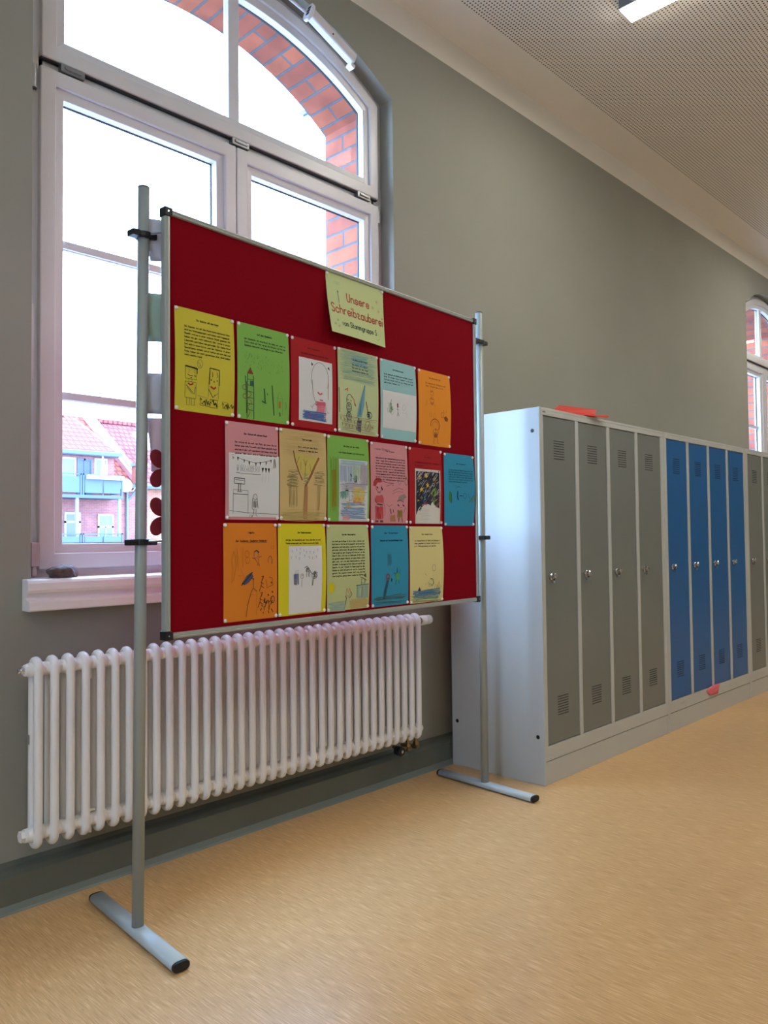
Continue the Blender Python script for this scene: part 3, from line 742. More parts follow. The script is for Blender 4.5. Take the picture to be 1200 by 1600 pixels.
def new_sheet(u, z, W, H, col, bulge, mode='side'):
    s = Sheet(W*BS, H*BS, bulge, mode=mode); s.sheet(paper(col)); s.org = (u, z); return s
def done(s, label, cat='sheet', pins='1111', short=None, name='story_sheet', grp='sheets of paper pinned to the red display board'):
    u, z = s.org; p = bw(u, 0, z); o = s.obj(name, None, p, BA)
    tag(o, label, cat, grp)
    W, H = s.W, s.H
    for k, (a, b, nm) in enumerate(((.0055, .006, 'top left'), (W-.0055, .006, 'top right'), (W-.0055, H-.006, 'bottom right'), (.0055, H-.006, 'bottom left'))):
        if pins[k] == '1': PINS.append((o, a, b, s.d(a, b), nm, short))
    return o
def attach(o, s, a, b, W, H, col, bulge=None, name='glued_drawing', label=None):
    """a smaller sheet glued on a pinned one, following its curve"""
    t = Sheet(W, H, s.b, base=s.base+.0007, ox=a, oy=b, PW=s.W, PH=s.H, mode=s.mode); t.sheet(paper(col)); t.off = (a, b); t.host = o; t.nm = name; t.lb = label
    return t
def glue(t):
    o = t.obj(t.nm, t.host, (t.off[0], 0, -t.off[1]))
    if t.lb: o['label'] = t.lb
    return o
A4W, A4H = .210, .297
def lines(s, rows, x0, x1, y0, dy, cap=2.2, wd=.5, m=None, last=None):
    wd = min(wd, .5)
    for i, r in enumerate(rows):
        xe = x1 if (i < len(rows)-1 or last is None) else last
        s.text(r, x0, xe, y0+i*dy, cap, wd, m or BK)

# header sheet
s = new_sheet(.623, 1.983, .302, .214, (196, 208, 150), (.030, .010), 'lift')
RT = ink((176, 74, 58))
s.text('Unsere', 33, 72, 28.5, 9.6, 1.55, RT, smooth=True)
s.text('Schreibzauberei', 5, 97, 45.5, 10, 1.55, RT, gap=1.9, smooth=True)
s.text('von Stammgruppe 5', 20, 83, 59.5, 6.2, .85, ink((30, 60, 60)), smooth=True)
s.stroke([(18, 21), (18.5, 25), (19, 33)], .8, GY); s.circle(18, 20, .8, .8, .9, GY)
for x, y in ((79, 26), (87, 17), (90, 28)):
    for a in range(5): s.stroke([(x, y), (x+2.2*math.cos(a*1.256), y+2.2*math.sin(a*1.256))], .7, ink((186, 160, 112)))
for x, y in ((8, 60), (13, 55), (13.5, 62)):
    for a in range(5): s.stroke([(x, y), (x+1.6*math.cos(a*1.256), y+1.6*math.sin(a*1.256))], .6, ink((150, 160, 120)))
for i in range(4): s.circle(14+i*2.4, 10, 1.6, 1.4, .4, ink((176, 186, 136)))
s.stroke([(82, 64), (84, 66), (87, 63.5), (90, 62.5)], .5, ink((160, 172, 126)))
done(s, 'pale green title sheet with red lettering near the top edge of the red board', pins='1100', short='the pale green title sheet', name='title_sheet')

# row one
s = new_sheet(.014, 1.730, A4W, A4H, YEL, (.004, .006))
s.text('Der Roboter mit dem Hund', 35, 72, 15, 2.4, .6, BK)
lines(s, ['Der Roboter ist mit dem Hund heute spazieren Dann', 'sind sie hineingegangen und haben sich begegnet.', 'Plastik wird es in einer anderen Stadt gesehen. Da', 'haben sie gar nicht bekannt. Der warte in einem', 'Labyrinth und haben sie gefunden. Der kleine Hund', 'hat sich in eine Katze, und der Roboter in einen',
 'Spaziergang verliebt und er hatten sie sich lieb und', 'Ende, haben sie noch gemeinsam eine, doch haben', 'noch nachts Mond'], 15, 92, 26, 4.9, last=43)
for x0, y0, x1, y1 in ((16, 80, 35, 97), (16, 101, 34, 123)): s.stroke([(x0, y0), (x1, y0), (x1, y1), (x0, y1), (x0, y0)], .55, BK)
s.stroke([(17, 80), (26, 80.5), (36, 82)], 2.0, BK); s.stroke([(35.4, 83), (35.6, 88)], 1.2, BK)
for x in (21, 30): s.stroke([(x, 84), (x+2, 84.3), (x+2, 87), (x, 87)], .5, PEN)
s.stroke([(20, 91), (24, 92.5), (28, 92)], .8, BK); s.stroke([(25, 95), (26.5, 95)], 1.3, BK); s.stroke([(31.5, 91.5), (32.5, 92.5)], 1.3, BK)
s.stroke([(22, 97), (22, 101)], .5, PEN); s.stroke([(27, 97), (27, 101)], .5, PEN); s.stroke([(21, 103.5), (25, 105), (29, 103)], 2.0, RD)
s.stroke([(18, 106), (24, 111), (31, 117), (33, 107)], 1.0, GN); s.stroke([(19, 109), (28, 117)], .6, PEN)
for x in (19, 27): s.stroke([(x, 123), (x, 133), (x+5, 133), (x+5, 123)], .6, PEN)
s.stroke([(56, 100), (57, 77), (73, 78), (73, 100)], 1.4, BK); s.stroke([(57, 77), (73, 78)], .9, BK)
for x in (61, 69): s.stroke([(x, 82), (x+1, 88), (x, 89)], .8, BK)
for x, y in ((59, 93), (64, 95), (69, 93)): s.stroke([(x, y), (x+.6, y+1)], 1.5, BK)
s.stroke([(59, 103), (64, 105.5), (67, 103)], 2.6, RD); s.stroke([(55, 101), (55, 118)], .5, PEN); s.stroke([(72, 101), (72, 119)], .5, PEN)
s.stroke([(55, 107), (63, 118), (66, 114)], .9, BK); s.stroke([(62, 118), (71, 111)], .6, PEN); s.stroke([(36, 118), (55, 120)], .45, PEN)
for q in range(12): s.stroke([(42+q*2.4, 121+(q*7 % 9)), (43.4+q*2.4, 123+(q*5 % 8))], 1.5, BK)
s.stroke([(58, 121), (71, 121), (71, 132), (58, 132), (58, 121)], .8, BK); s.stroke([(42, 122), (41, 131), (57, 131)], .6, BK)
for q in range(9): s.stroke([(80+q*2.2, 124+(q*5 % 7)), (81+q*2.2, 126+(q*3 % 6))], 1.4, BK)
s.stroke([(79, 122), (88, 122), (88, 131), (80, 131), (79, 122)], .5, PEN); s.stroke([(89, 123), (89, 132)], 1.0, BK)
s.circle(40, 74, 4.5, 6, .45, PEN); s.stroke([(37, 72), (42, 77)], .5, PEN); s.stroke([(38, 80), (40, 76), (42, 79)], .5, PEN)
done(s, 'dark yellow story sheet with two block robots drawn under nine lines of text', short='the dark yellow robot sheet')

s = new_sheet(.238, 1.730, A4W, A4H, GRN, (.002, .006))
s.text('Auf dem Spielplatz', 37, 66, 14, 2.4, .6, BK)
lines(s, ['Der Spielplatz ist eine Burg, sie laden ein, oder im', 'Turm wohnt ein Tier heran. Die Ritterin ist ihm die', 'Spielplatz besuchen von Burgen im ganz Ritterland'], 13, 92, 23.5, 4.9, last=86)
for q in range(60):
    x = random.uniform(12, 88); y = random.uniform(42, 66)+(x-50)*.05; s.stroke([(x, y), (x-random.uniform(0, 1.2), y+random.uniform(1.5, 3.5))], .45, ink((88, 140, 66)))
s.fill([(17, 74), (23.5, 64), (29, 74)], ink((132, 72, 48)))
for p in ([(18, 75), (18, 140)], [(29, 76), (30, 100), (31, 140)], [(14, 78), (16, 100), (17, 132)]): s.stroke(p, 1.2, GN)
for y in (82, 91, 100, 109, 118, 127): s.stroke([(18, y), (29, y+.5)], .8, GN)
s.fill([(23, 84), (29, 84), (29, 91), (23, 91)], ink((50, 90, 90))); s.fill([(14, 86), (17.5, 86), (18, 104), (15.5, 104)], ink((84, 120, 88)))
s.circle(13, 95, 4, 3.5, 1.0, BR_); s.circle(14, 108, 4, 3.5, 1.0, BR_)
s.stroke([(21, 100), (26, 104), (20, 110), (27, 116), (19, 122), (24, 130), (20, 138)], 1.0, BR_)
s.stroke([(50, 93), (51, 101), (52, 112)], 2.2, GN); s.stroke([(46, 111.5), (50, 113), (54, 114)], 1.6, GN); s.stroke([(56, 99), (57, 101)], 1.2, GN)
s.stroke([(65, 86), (67, 105), (70, 130)], 1.8, GN)
s.stroke([(76, 103), (80, 93), (86, 103), (75, 103)], .5, ink((90, 140, 70))); s.stroke([(76, 103), (76, 128)], .5, ink((90, 140, 70))); s.stroke([(86, 103), (87, 128)], .5, ink((90, 140, 70)))
s.fill([(79, 108), (83, 108), (83, 118), (79, 118)], ink((180, 110, 36))); s.stroke([(81, 125), (82, 130)], 1.8, GN)
s.stroke([(92, 108), (94, 115), (92, 120)], .6, ink((80, 130, 60)))
done(s, 'grass green sheet with a drawn castle tower, beside the dark yellow robot sheet', short='the green castle tower sheet')

s = new_sheet(.459, 1.728, A4W, A4H, RED, (.001, .003))
s.text('Die Zauberin', 36, 62, 14.5, 2.2, .6, ink((70, 10, 14)))
s.text('Die Zauberin hat Hasen und zaubern im Wasser', 22, 82, 24, 2.2, .55, ink((70, 10, 14)))
hs = done(s, 'red sheet carrying a glued drawing of a horned pink figure, in the top row', short='the red horned figure sheet')
t = attach(hs, s, .034, .062, .152, .206, WHT, label='white drawing of a horned figure in pink')
t.circle(62, 40, 26, 36, 1.2, GY, 150, 390); t.stroke([(38, 45), (41, 75), (48, 92)], 1.2, GY); t.stroke([(88, 45), (88, 82)], 1.0, GY)
t.fill([(36, 6), (42, 12), (36, 14)], BK); t.fill([(90, 9), (92, 17), (85, 13)], BK)
t.stroke([(55, 70), (62, 74), (68, 71)], 3.2, ink((200, 90, 100))); t.stroke([(62, 86), (70, 86)], 3, ink((196, 100, 112)))
t.hatch(48, 90, 80, 98, 12, 1.6, PK, 3); t.hatch(54, 98, 76, 128, 16, 1.8, ink((214, 120, 140)), 2, 'v'); t.stroke([(53, 96), (52, 126)], 1, PK); t.stroke([(78, 96), (79, 128)], 1, PK)
t.stroke([(50, 92), (38, 104), (34, 102)], 1, GY); t.stroke([(38, 104), (40, 107)], 1, GY); t.stroke([(80, 100), (84, 112), (90, 111)], 1, GY)
t.hatch(10, 114, 82, 131, 26, 1.2, ink((70, 110, 170)), 5); t.hatch(14, 118, 60, 126, 10, 1.2, PU, 4); t.hatch(16, 116, 34, 125, 5, 1.5, PK, 2)
glue(t)

s = new_sheet(.679, 1.730, A4W, A4H, PGR, (.002, .005))
s.hatch(3, 3, 97, 52, 70, .45, ink((150, 180, 160)), 8); s.hatch(30, 10, 75, 24, 24, .8, ink((120, 170, 176)), 6)
s.text('Die Hexe und der Drache', 36, 72, 17, 2.2, .6, BK)
lines(s, ['Die Hexe will zaubern', 'Sie kocht auf dem Feuer', 'Gemeinsam machen sie'], 34, 74, 25.5, 5.2, 2.2, .6)
for (p, wd, m) in (([(16, 70), (24, 66), (22, 71)], 1.6, OR), ([(2, 68), (3, 90), (3, 108)], 2.4, ink((150, 130, 100)))): s.stroke(p, wd, m)
s.circle(27, 86, 7, 10, 1.0, PEN, 150, 330); s.circle(26, 98, 6, 8, 1.3, PEN); s.circle(26, 113, 6, 6.5, 1.3, PEN); s.hatch(20, 92, 31, 108, 10, 1.0, GY, 2); s.hatch(21, 108, 31, 118, 6, .9, GY, 2)
for x, y in ((23, 85), (30, 86), (26, 110), (26, 114), (25, 94)): s.stroke([(x, y), (x+.5, y+1)], 1.6, BK)
s.stroke([(31, 78), (38, 84), (40, 93)], 1.6, ink((190, 120, 90))); s.stroke([(40, 90), (42, 94)], 2, BR_)
s.fill([(64, 55), (66, 57), (63, 92), (57, 112), (46, 112), (50, 92), (58, 70)], ink((112, 160, 176))); s.stroke([(64, 56), (56, 86), (50, 110)], .9, ink((70, 120, 150))); s.stroke([(55, 90), (53, 108)], 2.2, ink((70, 130, 160)))
s.stroke([(68, 84), (70, 92), (73, 101)], 1.8, BR_); s.circle(77, 106, 6, 5.5, 1.2, PEN); s.hatch(71, 101, 80, 110, 8, 1.2, ink((60, 80, 86)), 2)
s.hatch(46, 116, 57, 138, 16, 1.3, ink((70, 80, 96)), 3, 'v'); s.stroke([(50, 114), (51, 124)], 2.4, BK); s.circle(73, 126, 7, 9, 1.1, ink((150, 130, 60))); s.stroke([(72, 131), (76, 122)], 1.4, GY); s.stroke([(84, 126), (86, 127)], 1.8, BK)
s.stroke([(3, 113), (97, 114)], .6, BR_); s.hatch(2, 116, 98, 138, 14, .5, ink((170, 150, 120)), 8)
for q in range(10): s.stroke([(5+q*4.2, 116+(q*9 % 17)), (7+q*4.2, 118+(q*9 % 17)), (6+q*4.2, 120+(q*9 % 17))], 1.4, ink((110, 110, 70)))
done(s, 'pale green sheet with a light blue spire and small creatures drawn, top row', short='the pale green blue-spire sheet')

s = new_sheet(.904, 1.728, A4W, A4H, LBL, (.003, .006))
s.text('Die Schatzinsel', 34, 63, 17, 2.2, .55, BK)
lines(s, ['Es ist spannend auf Schatzsuche und liegt versteckt', 'Die Piraten die haben und sie', 'Schatzinsel hat in es fest ist ab', 'gefunden haben wir'], 10, 90, 27, 5.0, last=52)
hs = done(s, 'light blue sheet with a white glued drawing below its text, in the top row', short='the light blue top row sheet')
t = attach(hs, s, .012, .114, .190, .138, WHT, label='white drawing of tiny figures')
t.hatch(17, 22, 26, 44, 9, .7, ink((130, 170, 140)), 2, 'v'); t.stroke([(24, 16), (22, 26), (20, 30)], .9, GY); t.hatch(22, 30, 30, 36, 6, 1, ink((90, 150, 110)), 2); t.circle(26, 41, 4, 4, .6, ink((150, 170, 150)))
t.stroke([(43, 22), (43, 29)], 2.6, BK); t.stroke([(41, 25), (45, 27)], 1.5, RD); t.stroke([(43, 30), (44, 38), (42, 46)], .8, PEN); t.stroke([(40, 33), (46, 34)], .7, PEN); t.stroke([(44, 38), (47, 46)], .8, PEN)
t.circle(62, 28, 4, 6, .6, ink((180, 186, 186))); t.stroke([(58, 38), (70, 38), (72, 46)], .6, ink((186, 190, 190))); t.stroke([(12, 34), (14, 42)], .8, ink((150, 160, 160)))
glue(t)

s = new_sheet(1.131, 1.725, A4W, A4H, ORG, (.003, .007))
s.text('Der Hase und der Igel', 34, 68, 14, 2.2, .55, ink((90, 50, 16)))
lines(s, ['Der Hase ist ein Wettlauf im Wald', 'Der Hase gewinnt'], 22, 84, 24.5, 5.5, 2.2, .55, ink((90, 50, 16)), last=76)
bo = ink((176, 104, 34)); bd = ink((130, 72, 30))
s.stroke([(36, 36), (38, 40), (42, 36), (44, 40)], 1.1, bd); s.circle(40, 42, 5, 4, .7, bo); s.circle(40, 55, 6, 6, .9, bo); s.stroke([(36, 52), (44, 53)], 1.2, bd); s.hatch(37, 58, 44, 66, 6, 1.2, ink((176, 100, 80)), 2, 'v')
s.stroke([(22, 56), (24, 62), (20, 68)], .7, bo); s.stroke([(45, 58), (50, 66)], .8, bo); s.circle(36, 83, 3, 4, .5, bo); s.circle(48, 84, 4, 5, .5, bo)
s.fill([(77, 84), (84, 81), (90, 85), (89, 91), (81, 91)], bd); s.circle(72, 80, 4, 5, .7, bd); s.stroke([(76, 70), (78, 76)], .8, bd); s.stroke([(84, 70), (84, 74)], .7, bd)
s.circle(50, 102, 14, 12, 1.4, bd, 170, 400); s.circle(51, 104, 10, 9, .8, bo, 160, 380); s.circle(52, 116, 8, 7, .9, bd); s.stroke([(51, 108), (53, 112)], 1.6, BR_); s.hatch(46, 115, 60, 125, 8, .9, bd, 2)
s.stroke([(48, 124), (47, 136), (50, 137)], 1, bd); s.stroke([(58, 124), (60, 136), (63, 136)], 1, bd)
done(s, 'orange sheet at the right end of the top row with faint brown drawings', short='the orange top row sheet')

# row two
s = new_sheet(.191, 1.420, A4W, A4H, PNK, (.002, .003))
s.text('Der Zirkus mit seinem Hund', 34, 77, 17, 2.4, .6, BK)
lines(s, ['Der Zirkus ist ein schöner Platz gewesen Sie ist', 'bisher eine tolle Freundin und haben gespielt Hund', 'sind sie in der Luft spazieren und haben einen Ball', 'gesehen Viele Leute, sind im Publikum gewesen Hund'], 17, 96, 30, 5.4)
hs = done(s, 'pink sheet with a glued pencil drawing of a counter and girl', short='the pink counter drawing sheet')
t = attach(hs, s, .012, .093, .195, .190, WHT, label='white pencil drawing of a counter and bunting')
t.stroke([(16, 7), (30, 10), (50, 13), (66, 11), (84, 7)], .6, PEN)
for x, y in ((17, 6), (29, 9), (39, 12), (52, 13), (61, 11), (73, 10), (83, 6)): t.fill([(x-1.6, y), (x+1.8, y), (x, y+6)], ink((70, 76, 76)) if x in (17, 39, 61) else GY)
for x in (66, 72.5, 78.5): t.fill([(x-2.4, 20), (x+2.4, 20), (x, 28)], ink((60, 70, 66))); 
for x in (66, 72.5, 78.5): t.stroke([(x, 28), (x-1, 42)], .3, ink((170, 174, 174)))
for q, ch in enumerate('WIRZAUBERN'): t.text(ch, 15+q*4.6, 18+q*4.6, 27, 9, .55, ink((150, 154, 154)))
t.stroke([(14, 30), (30, 31), (62, 31)], .5, PEN)
t.stroke([(10, 38), (30, 38.5), (30, 47), (10, 46.5), (10, 38)], 1.2, PEN); t.stroke([(12, 41), (28, 41.5)], .8, GY); t.stroke([(18, 47), (18, 58)], 1.2, PEN); t.stroke([(22, 47), (22, 58)], 1.2, PEN); t.stroke([(16, 59), (25, 59)], .8, PEN)
t.stroke([(8, 92), (8, 56), (37, 57), (37, 92)], .6, PEN); t.stroke([(8, 62.5), (37, 63)], 1.0, ink((90, 100, 120))); t.stroke([(1, 88), (37, 91), (98, 92.5)], .6, PEN)
t.circle(51, 66, 4, 4.5, .7, PEN); t.stroke([(46, 68), (45, 84), (48, 86)], .9, GY); t.stroke([(55, 68), (57, 83)], .9, GY); t.hatch(48, 72, 54, 84, 5, .9, GY, 1.5, 'v'); t.stroke([(49, 85), (48, 94), (44, 97)], .9, PEN); t.stroke([(53, 85), (53, 94), (56, 96)], .7, PEN); t.circle(43, 96, 3, 2, .6, GY)
t.hatch(4, 4, 10, 10, 6, .6, GY, 2); t.hatch(88, 4, 93, 20, 6, .6, GY, 2, 'v')
glue(t)

s = new_sheet(.407, 1.420, A4W, A4H, BEI, (.002, .004))
s.hatch(2, 3, 98, 40, 30, .5, ink((196, 170, 112)), 8); s.hatch(2, 128, 98, 140, 16, .5, ink((180, 164, 96)), 8)
s.text('Tief im Wald', 47, 67, 15.5, 2.3, .6, BK)
lines(s, ['Dort wird auf dem Baum', 'verstecken wir neben dem Baum'], 38, 80, 27.5, 5.6, 2.3, .6); 
s.fill([(30, 37), (80, 42), (72, 55), (60, 70), (48, 72), (38, 58)], ink((198, 184, 96)))
tr = ink((156, 112, 70))
s.stroke([(28, 34), (32, 50), (40, 68), (46, 78)], 2.2, tr); s.stroke([(82, 42), (74, 54), (66, 68), (54, 86)], 4.2, tr); s.fill([(51, 86), (57, 84), (57, 110), (57, 139), (50, 139), (50, 110)], ink((176, 130, 86)))
s.stroke([(51, 88), (50, 138)], .8, tr); s.stroke([(58, 88), (57, 138)], .8, tr)
for p in ([(34, 54), (40, 42)], [(52, 74), (53, 48)], [(53, 56), (57, 46)], [(53, 56), (49, 46)], [(66, 68), (62, 52)], [(43, 62), (43, 50)]): s.stroke(p, .8, tr)
s.hatch(13, 64, 42, 90, 26, .7, ink((150, 140, 90)), 5); s.hatch(70, 64, 96, 86, 14, .7, ink((150, 140, 90)), 4); s.hatch(18, 88, 36, 122, 9, .6, ink((140, 130, 84)), 3, 'v'); s.hatch(78, 84, 86, 126, 4, .6, ink((160, 140, 90)), 2, 'v')
s.hatch(48, 68, 62, 84, 8, 1.0, ink((150, 160, 110)), 3)
done(s, 'beige sheet with a large forked brown tree drawn in the middle row', short='the beige tree sheet')

s = new_sheet(.624, 1.418, A4W, A4H, GRN, (.001, .006))
s.hatch(6, 34, 24, 126, 10, 1.1, ink((116, 150, 50)), 5, 'v'); s.hatch(10, 56, 20, 118, 10, 1.4, ink((140, 128, 34)), 3, 'v')
s.text('Der Hase auf der Wiese', 38, 75, 17, 2.3, .6, BK); s.text('von Hase Hasen und Schnecken', 26, 88, 28, 2.3, .55, BK)
hs = done(s, 'green sheet with a glued blue and yellow crayon picture, in the middle row', short='the green crayon picture sheet')
t = attach(hs, s, .054, .078, .143, .212, (206, 212, 216), label='crayon picture with small black cats')
t.hatch(3, 3, 97, 14, 16, 1.4, ink((160, 186, 196)), 6); t.hatch(4, 14, 55, 56, 26, 1.4, ink((160, 180, 206)), 3, 'v'); t.hatch(45, 14, 75, 50, 14, 1.3, ink((164, 196, 150)), 3, 'v'); t.hatch(74, 8, 98, 62, 16, 1.4, ink((176, 164, 182)), 3, 'v')
t.hatch(4, 56, 96, 74, 14, 1.1, ink((180, 176, 190)), 6); t.hatch(42, 66, 92, 104, 24, 1.5, ink((206, 190, 96)), 6); t.hatch(46, 92, 84, 104, 8, 1.4, ink((204, 110, 80)), 4); t.hatch(4, 76, 30, 96, 12, 1.4, ink((96, 166, 150)), 3, 'v')
t.hatch(6, 106, 94, 138, 30, 1.2, ink((130, 160, 196)), 6); t.hatch(20, 100, 46, 118, 10, 1.2, ink((206, 186, 110)), 4); t.hatch(10, 132, 40, 144, 8, 1.4, ink((226, 150, 140)), 3)
t.fill([(51, 38), (54, 40), (58, 36), (62, 40), (60, 48), (60, 54), (52, 54), (50, 48), (46, 44), (50, 44)], BK); t.fill([(22, 62), (27, 60), (28, 66), (32, 70), (31, 76), (21, 75)], BK)
t.stroke([(39, 35), (41, 40)], 3.6, ink((40, 70, 66))); t.stroke([(40, 42), (38, 52)], 2.2, ink((110, 160, 160))); t.stroke([(46, 44), (52, 48)], .8, PEN)
for p in ([(2, 62), (30, 57), (98, 58)], [(2, 80), (28, 76), (98, 77)], [(32, 76), (34, 96), (33, 118)], [(44, 84), (44, 98), (34, 98)], [(66, 92), (68, 98), (72, 92)], [(68, 98), (68, 102)]): t.stroke(p, 1.0, ink((100, 110, 130)))
t.stroke([(22, 120), (36, 124), (50, 132), (66, 130)], 1.3, ink((120, 120, 150))); t.stroke([(6, 130), (40, 140), (92, 142)], 1.4, ink((110, 130, 170)))
glue(t)

s = new_sheet(.846, 1.413, A4W, A4H, PNK, (.001, .005))
s.text('viele Stern', 10, 50, 13, 3.6, .5, ink((130, 80, 92))); s.text('Im Traum', 41, 63, 15, 2.2, .6, BK)
lines(s, ['Weihnachten ist der Weihnachtsmann gerne im Schnee', 'Jeder Junge wird zu Besuchen erwartet zum', 'ist der auch im Geschenke verpackt in den Schnee', 'die schlafen geträumt. Die wollen spielen im Schnee', 'Der Mann Kinder ist im Weihnachtsmann', 'Weihnacht. Und der Junge ist auf dem Weihnacht',
 'Mantel gesehen und im Weihnacht gefragt und', 'ist er im Mond an einen ist um den in dem', 'gefunden mit Weihnachtsmann einer Mond'], 13, 92, 28, 4.7, last=88)
s.fill([(7, 69), (14, 62), (24, 62), (30, 69), (17, 71), (12, 77), (6, 76)], ink((176, 60, 66))); s.circle(21, 78, 8, 9, .8, PEN, -20, 220); s.stroke([(16, 78), (18, 80)], 2.4, ink((90, 60, 70))); s.stroke([(27, 79), (30, 82)], 3, ink((90, 60, 70))); s.stroke([(18, 88), (25, 88)], .7, PEN)
s.fill([(13, 94), (30, 92), (34, 99), (33, 106), (28, 105), (15, 105), (10, 101)], ink((190, 84, 90))); s.stroke([(12, 98), (11, 103), (15, 106)], 1.2, ink((150, 40, 50))); s.stroke([(17, 108), (30, 109)], 2.4, ink((96, 70, 74)))
s.hatch(13, 111, 22, 136, 7, 1.3, ink((196, 52, 60)), 2, 'v'); s.hatch(24, 111, 32, 136, 7, 1.3, ink((196, 52, 60)), 2, 'v'); s.stroke([(12, 110), (12, 136)], .7, PEN); s.stroke([(34, 106), (38, 124), (35, 128)], .7, PEN)
s.fill([(12, 136), (20, 136), (20, 140), (11, 140)], ink((110, 70, 70))); s.fill([(24, 136), (32, 136), (33, 140), (24, 140)], ink((110, 70, 70)))
s.stroke([(30, 67), (44, 70), (60, 70)], 1.0, ink((120, 80, 90))); s.stroke([(40, 76), (52, 73), (60, 74)], .6, ink((130, 90, 100))); s.stroke([(58, 84), (74, 78), (86, 80)], .8, ink((130, 90, 100))); s.stroke([(56, 89), (72, 84), (86, 85)], .6, ink((130, 90, 100)))
s.circle(95, 66, 4, 6, .9, PEN); s.stroke([(94, 58), (95, 60)], 2, BK); s.circle(76, 68, 4, 3, .5, ink((140, 96, 106)))
s.fill([(70, 102), (76, 92), (90, 88), (96, 94), (88, 97), (88, 103), (80, 100)], ink((150, 130, 124))); s.stroke([(70, 102), (78, 99), (88, 103)], 1.0, PEN); s.stroke([(72, 108), (75, 110)], 2.6, ink((80, 60, 70))); s.stroke([(86, 108), (89, 110)], 2.6, ink((80, 60, 70))); s.stroke([(78, 113), (83, 113)], .7, PEN)
s.hatch(71, 117, 84, 132, 14, 1.4, ink((140, 120, 60)), 2, 'v'); s.stroke([(88, 122), (93, 112), (95, 116)], .9, PEN); s.stroke([(75, 132), (75, 138)], 1.8, ink((90, 80, 60))); s.stroke([(84, 132), (85, 138)], 1.8, ink((90, 80, 60)))
s.fill([(52, 128), (64, 126), (67, 138), (52, 138)], ink((166, 116, 90))); s.stroke([(52, 116), (54, 124)], 1.8, BK); s.stroke([(59, 117), (60, 122)], 1.4, BK); s.stroke([(42, 108), (48, 112), (56, 108)], .6, PEN)
done(s, 'pink sheet with a red-capped figure drawn below a long text, in the middle row', short='the pink red-cap figure sheet')

s = new_sheet(1.067, 1.412, A4W, A4H, RED, (.001, .005))
dk = ink((80, 10, 14))
s.text('Im Weltall', 45, 66, 17, 2.2, .6, dk); s.text('Die Rakete fliegt von der Erde zu den Sternen', 19, 90, 28, 2.2, .55, dk); s.text('Der Mond liegt im', 17, 42, 34, 2.2, .55, dk)
hs = done(s, 'red sheet with a glued night sky picture above a white moon, in the middle row', short='the red night sky sheet')
t = attach(hs, s, .037, .080, .156, .210, (206, 204, 198), label='black crayon night sky over a white moon')
t.fill([(3, 6), (96, 6), (96, 96), (84, 92), (74, 86), (66, 78), (60, 90), (52, 86), (28, 88), (14, 96), (4, 112), (3, 112)], ink((50, 52, 64))); t.hatch(4, 10, 88, 80, 60, 1.5, ink((176, 176, 180)), 5, 'd'); t.hatch(4, 12, 90, 84, 70, 2.2, ink((34, 36, 46)), 6, 'd'); t.hatch(4, 80, 24, 104, 20, 2.0, ink((38, 40, 52)), 4, 'd'); t.fill([(2, 66), (16, 70), (22, 84), (8, 104), (3, 110)], ink((38, 40, 56))); t.hatch(4, 12, 88, 80, 22, 1.2, ink((120, 84, 130)), 5, 'd')
for x, y, r in ((18, 20, 8), (42, 16, 8), (76, 24, 9), (48, 40, 8), (24, 52, 10), (10, 76, 9)):
    pt = []
    for q in range(12):
        rr = r if q % 2 == 0 else r*.45; pt.append((x+rr*math.cos(q*PI/6+.3), y+rr*math.sin(q*PI/6+.3)))
    t.fill(pt, YE)
t.fill([(28, 62), (36, 54), (44, 58), (46, 74), (38, 88), (30, 84)], ink((48, 92, 130))); t.fill([(33, 68), (36, 62), (39, 70), (38, 78), (32, 78)], ink((224, 226, 228))); t.hatch(30, 80, 42, 90, 8, 1.3, ink((170, 60, 60)), 3, 'd')
t.fill([(66, 46), (78, 42), (84, 50), (78, 66), (74, 90), (64, 74), (62, 60)], ink((118, 160, 50))); t.stroke([(70, 56), (72, 60)], 5, BK); t.circle(71, 37, 4, 4, 1.2, ink((200, 204, 200)))
t.hatch(78, 60, 94, 96, 16, 1.3, ink((150, 90, 60)), 4, 'd')
t.fill([(3, 133), (4, 112), (14, 96), (28, 88), (52, 86), (60, 90), (66, 78), (74, 88), (84, 94), (94, 100), (97, 133)], ink((214, 212, 206))); t.hatch(12, 98, 60, 126, 12, .7, ink((186, 188, 186)), 6)
glue(t)

s = new_sheet(1.295, 1.406, A4W, A4H, BLU, (.001, .009))
s.text('Der Dinosaurier', 40, 71, 20, 2.2, .6, ink((16, 50, 70)))
lines(s, ['Es lebte einmal ein kleiner Dinosaurier im Wald', 'der wollte gerne einen Freund finden und sagte', 'dass er allein die Berge entlang ging. In der', 'Nacht und er schlief im Wald in einer Dunkelheit', 'Dinos. Es war spät und er Freund ist mit dem', 'Schatz einen Dinosaurier gefunden'], 15, 94, 33, 4.6, m=ink((18, 54, 74)), last=74)
s.fill([(15, 76), (21, 74), (24, 86), (23, 97), (17, 95), (14, 88)], ink((64, 130, 64))); s.stroke([(22, 77), (24, 92), (22, 98)], 1.2, ink((20, 56, 60))); s.stroke([(43, 74), (42, 84), (45, 90)], 3, ink((20, 46, 70))); s.stroke([(49, 82), (58, 82)], 1.4, ink((20, 46, 70))); s.circle(66, 82, 5, 5, .9, ink((30, 80, 110))); s.stroke([(76, 78), (80, 84), (84, 87)], 1, ink((30, 80, 110)))
s.stroke([(80, 94), (88, 88), (96, 80), (99, 88)], 1.6, ink((70, 110, 70))); s.hatch(82, 86, 97, 96, 8, 1.3, ink((96, 116, 74)), 3, 'd')
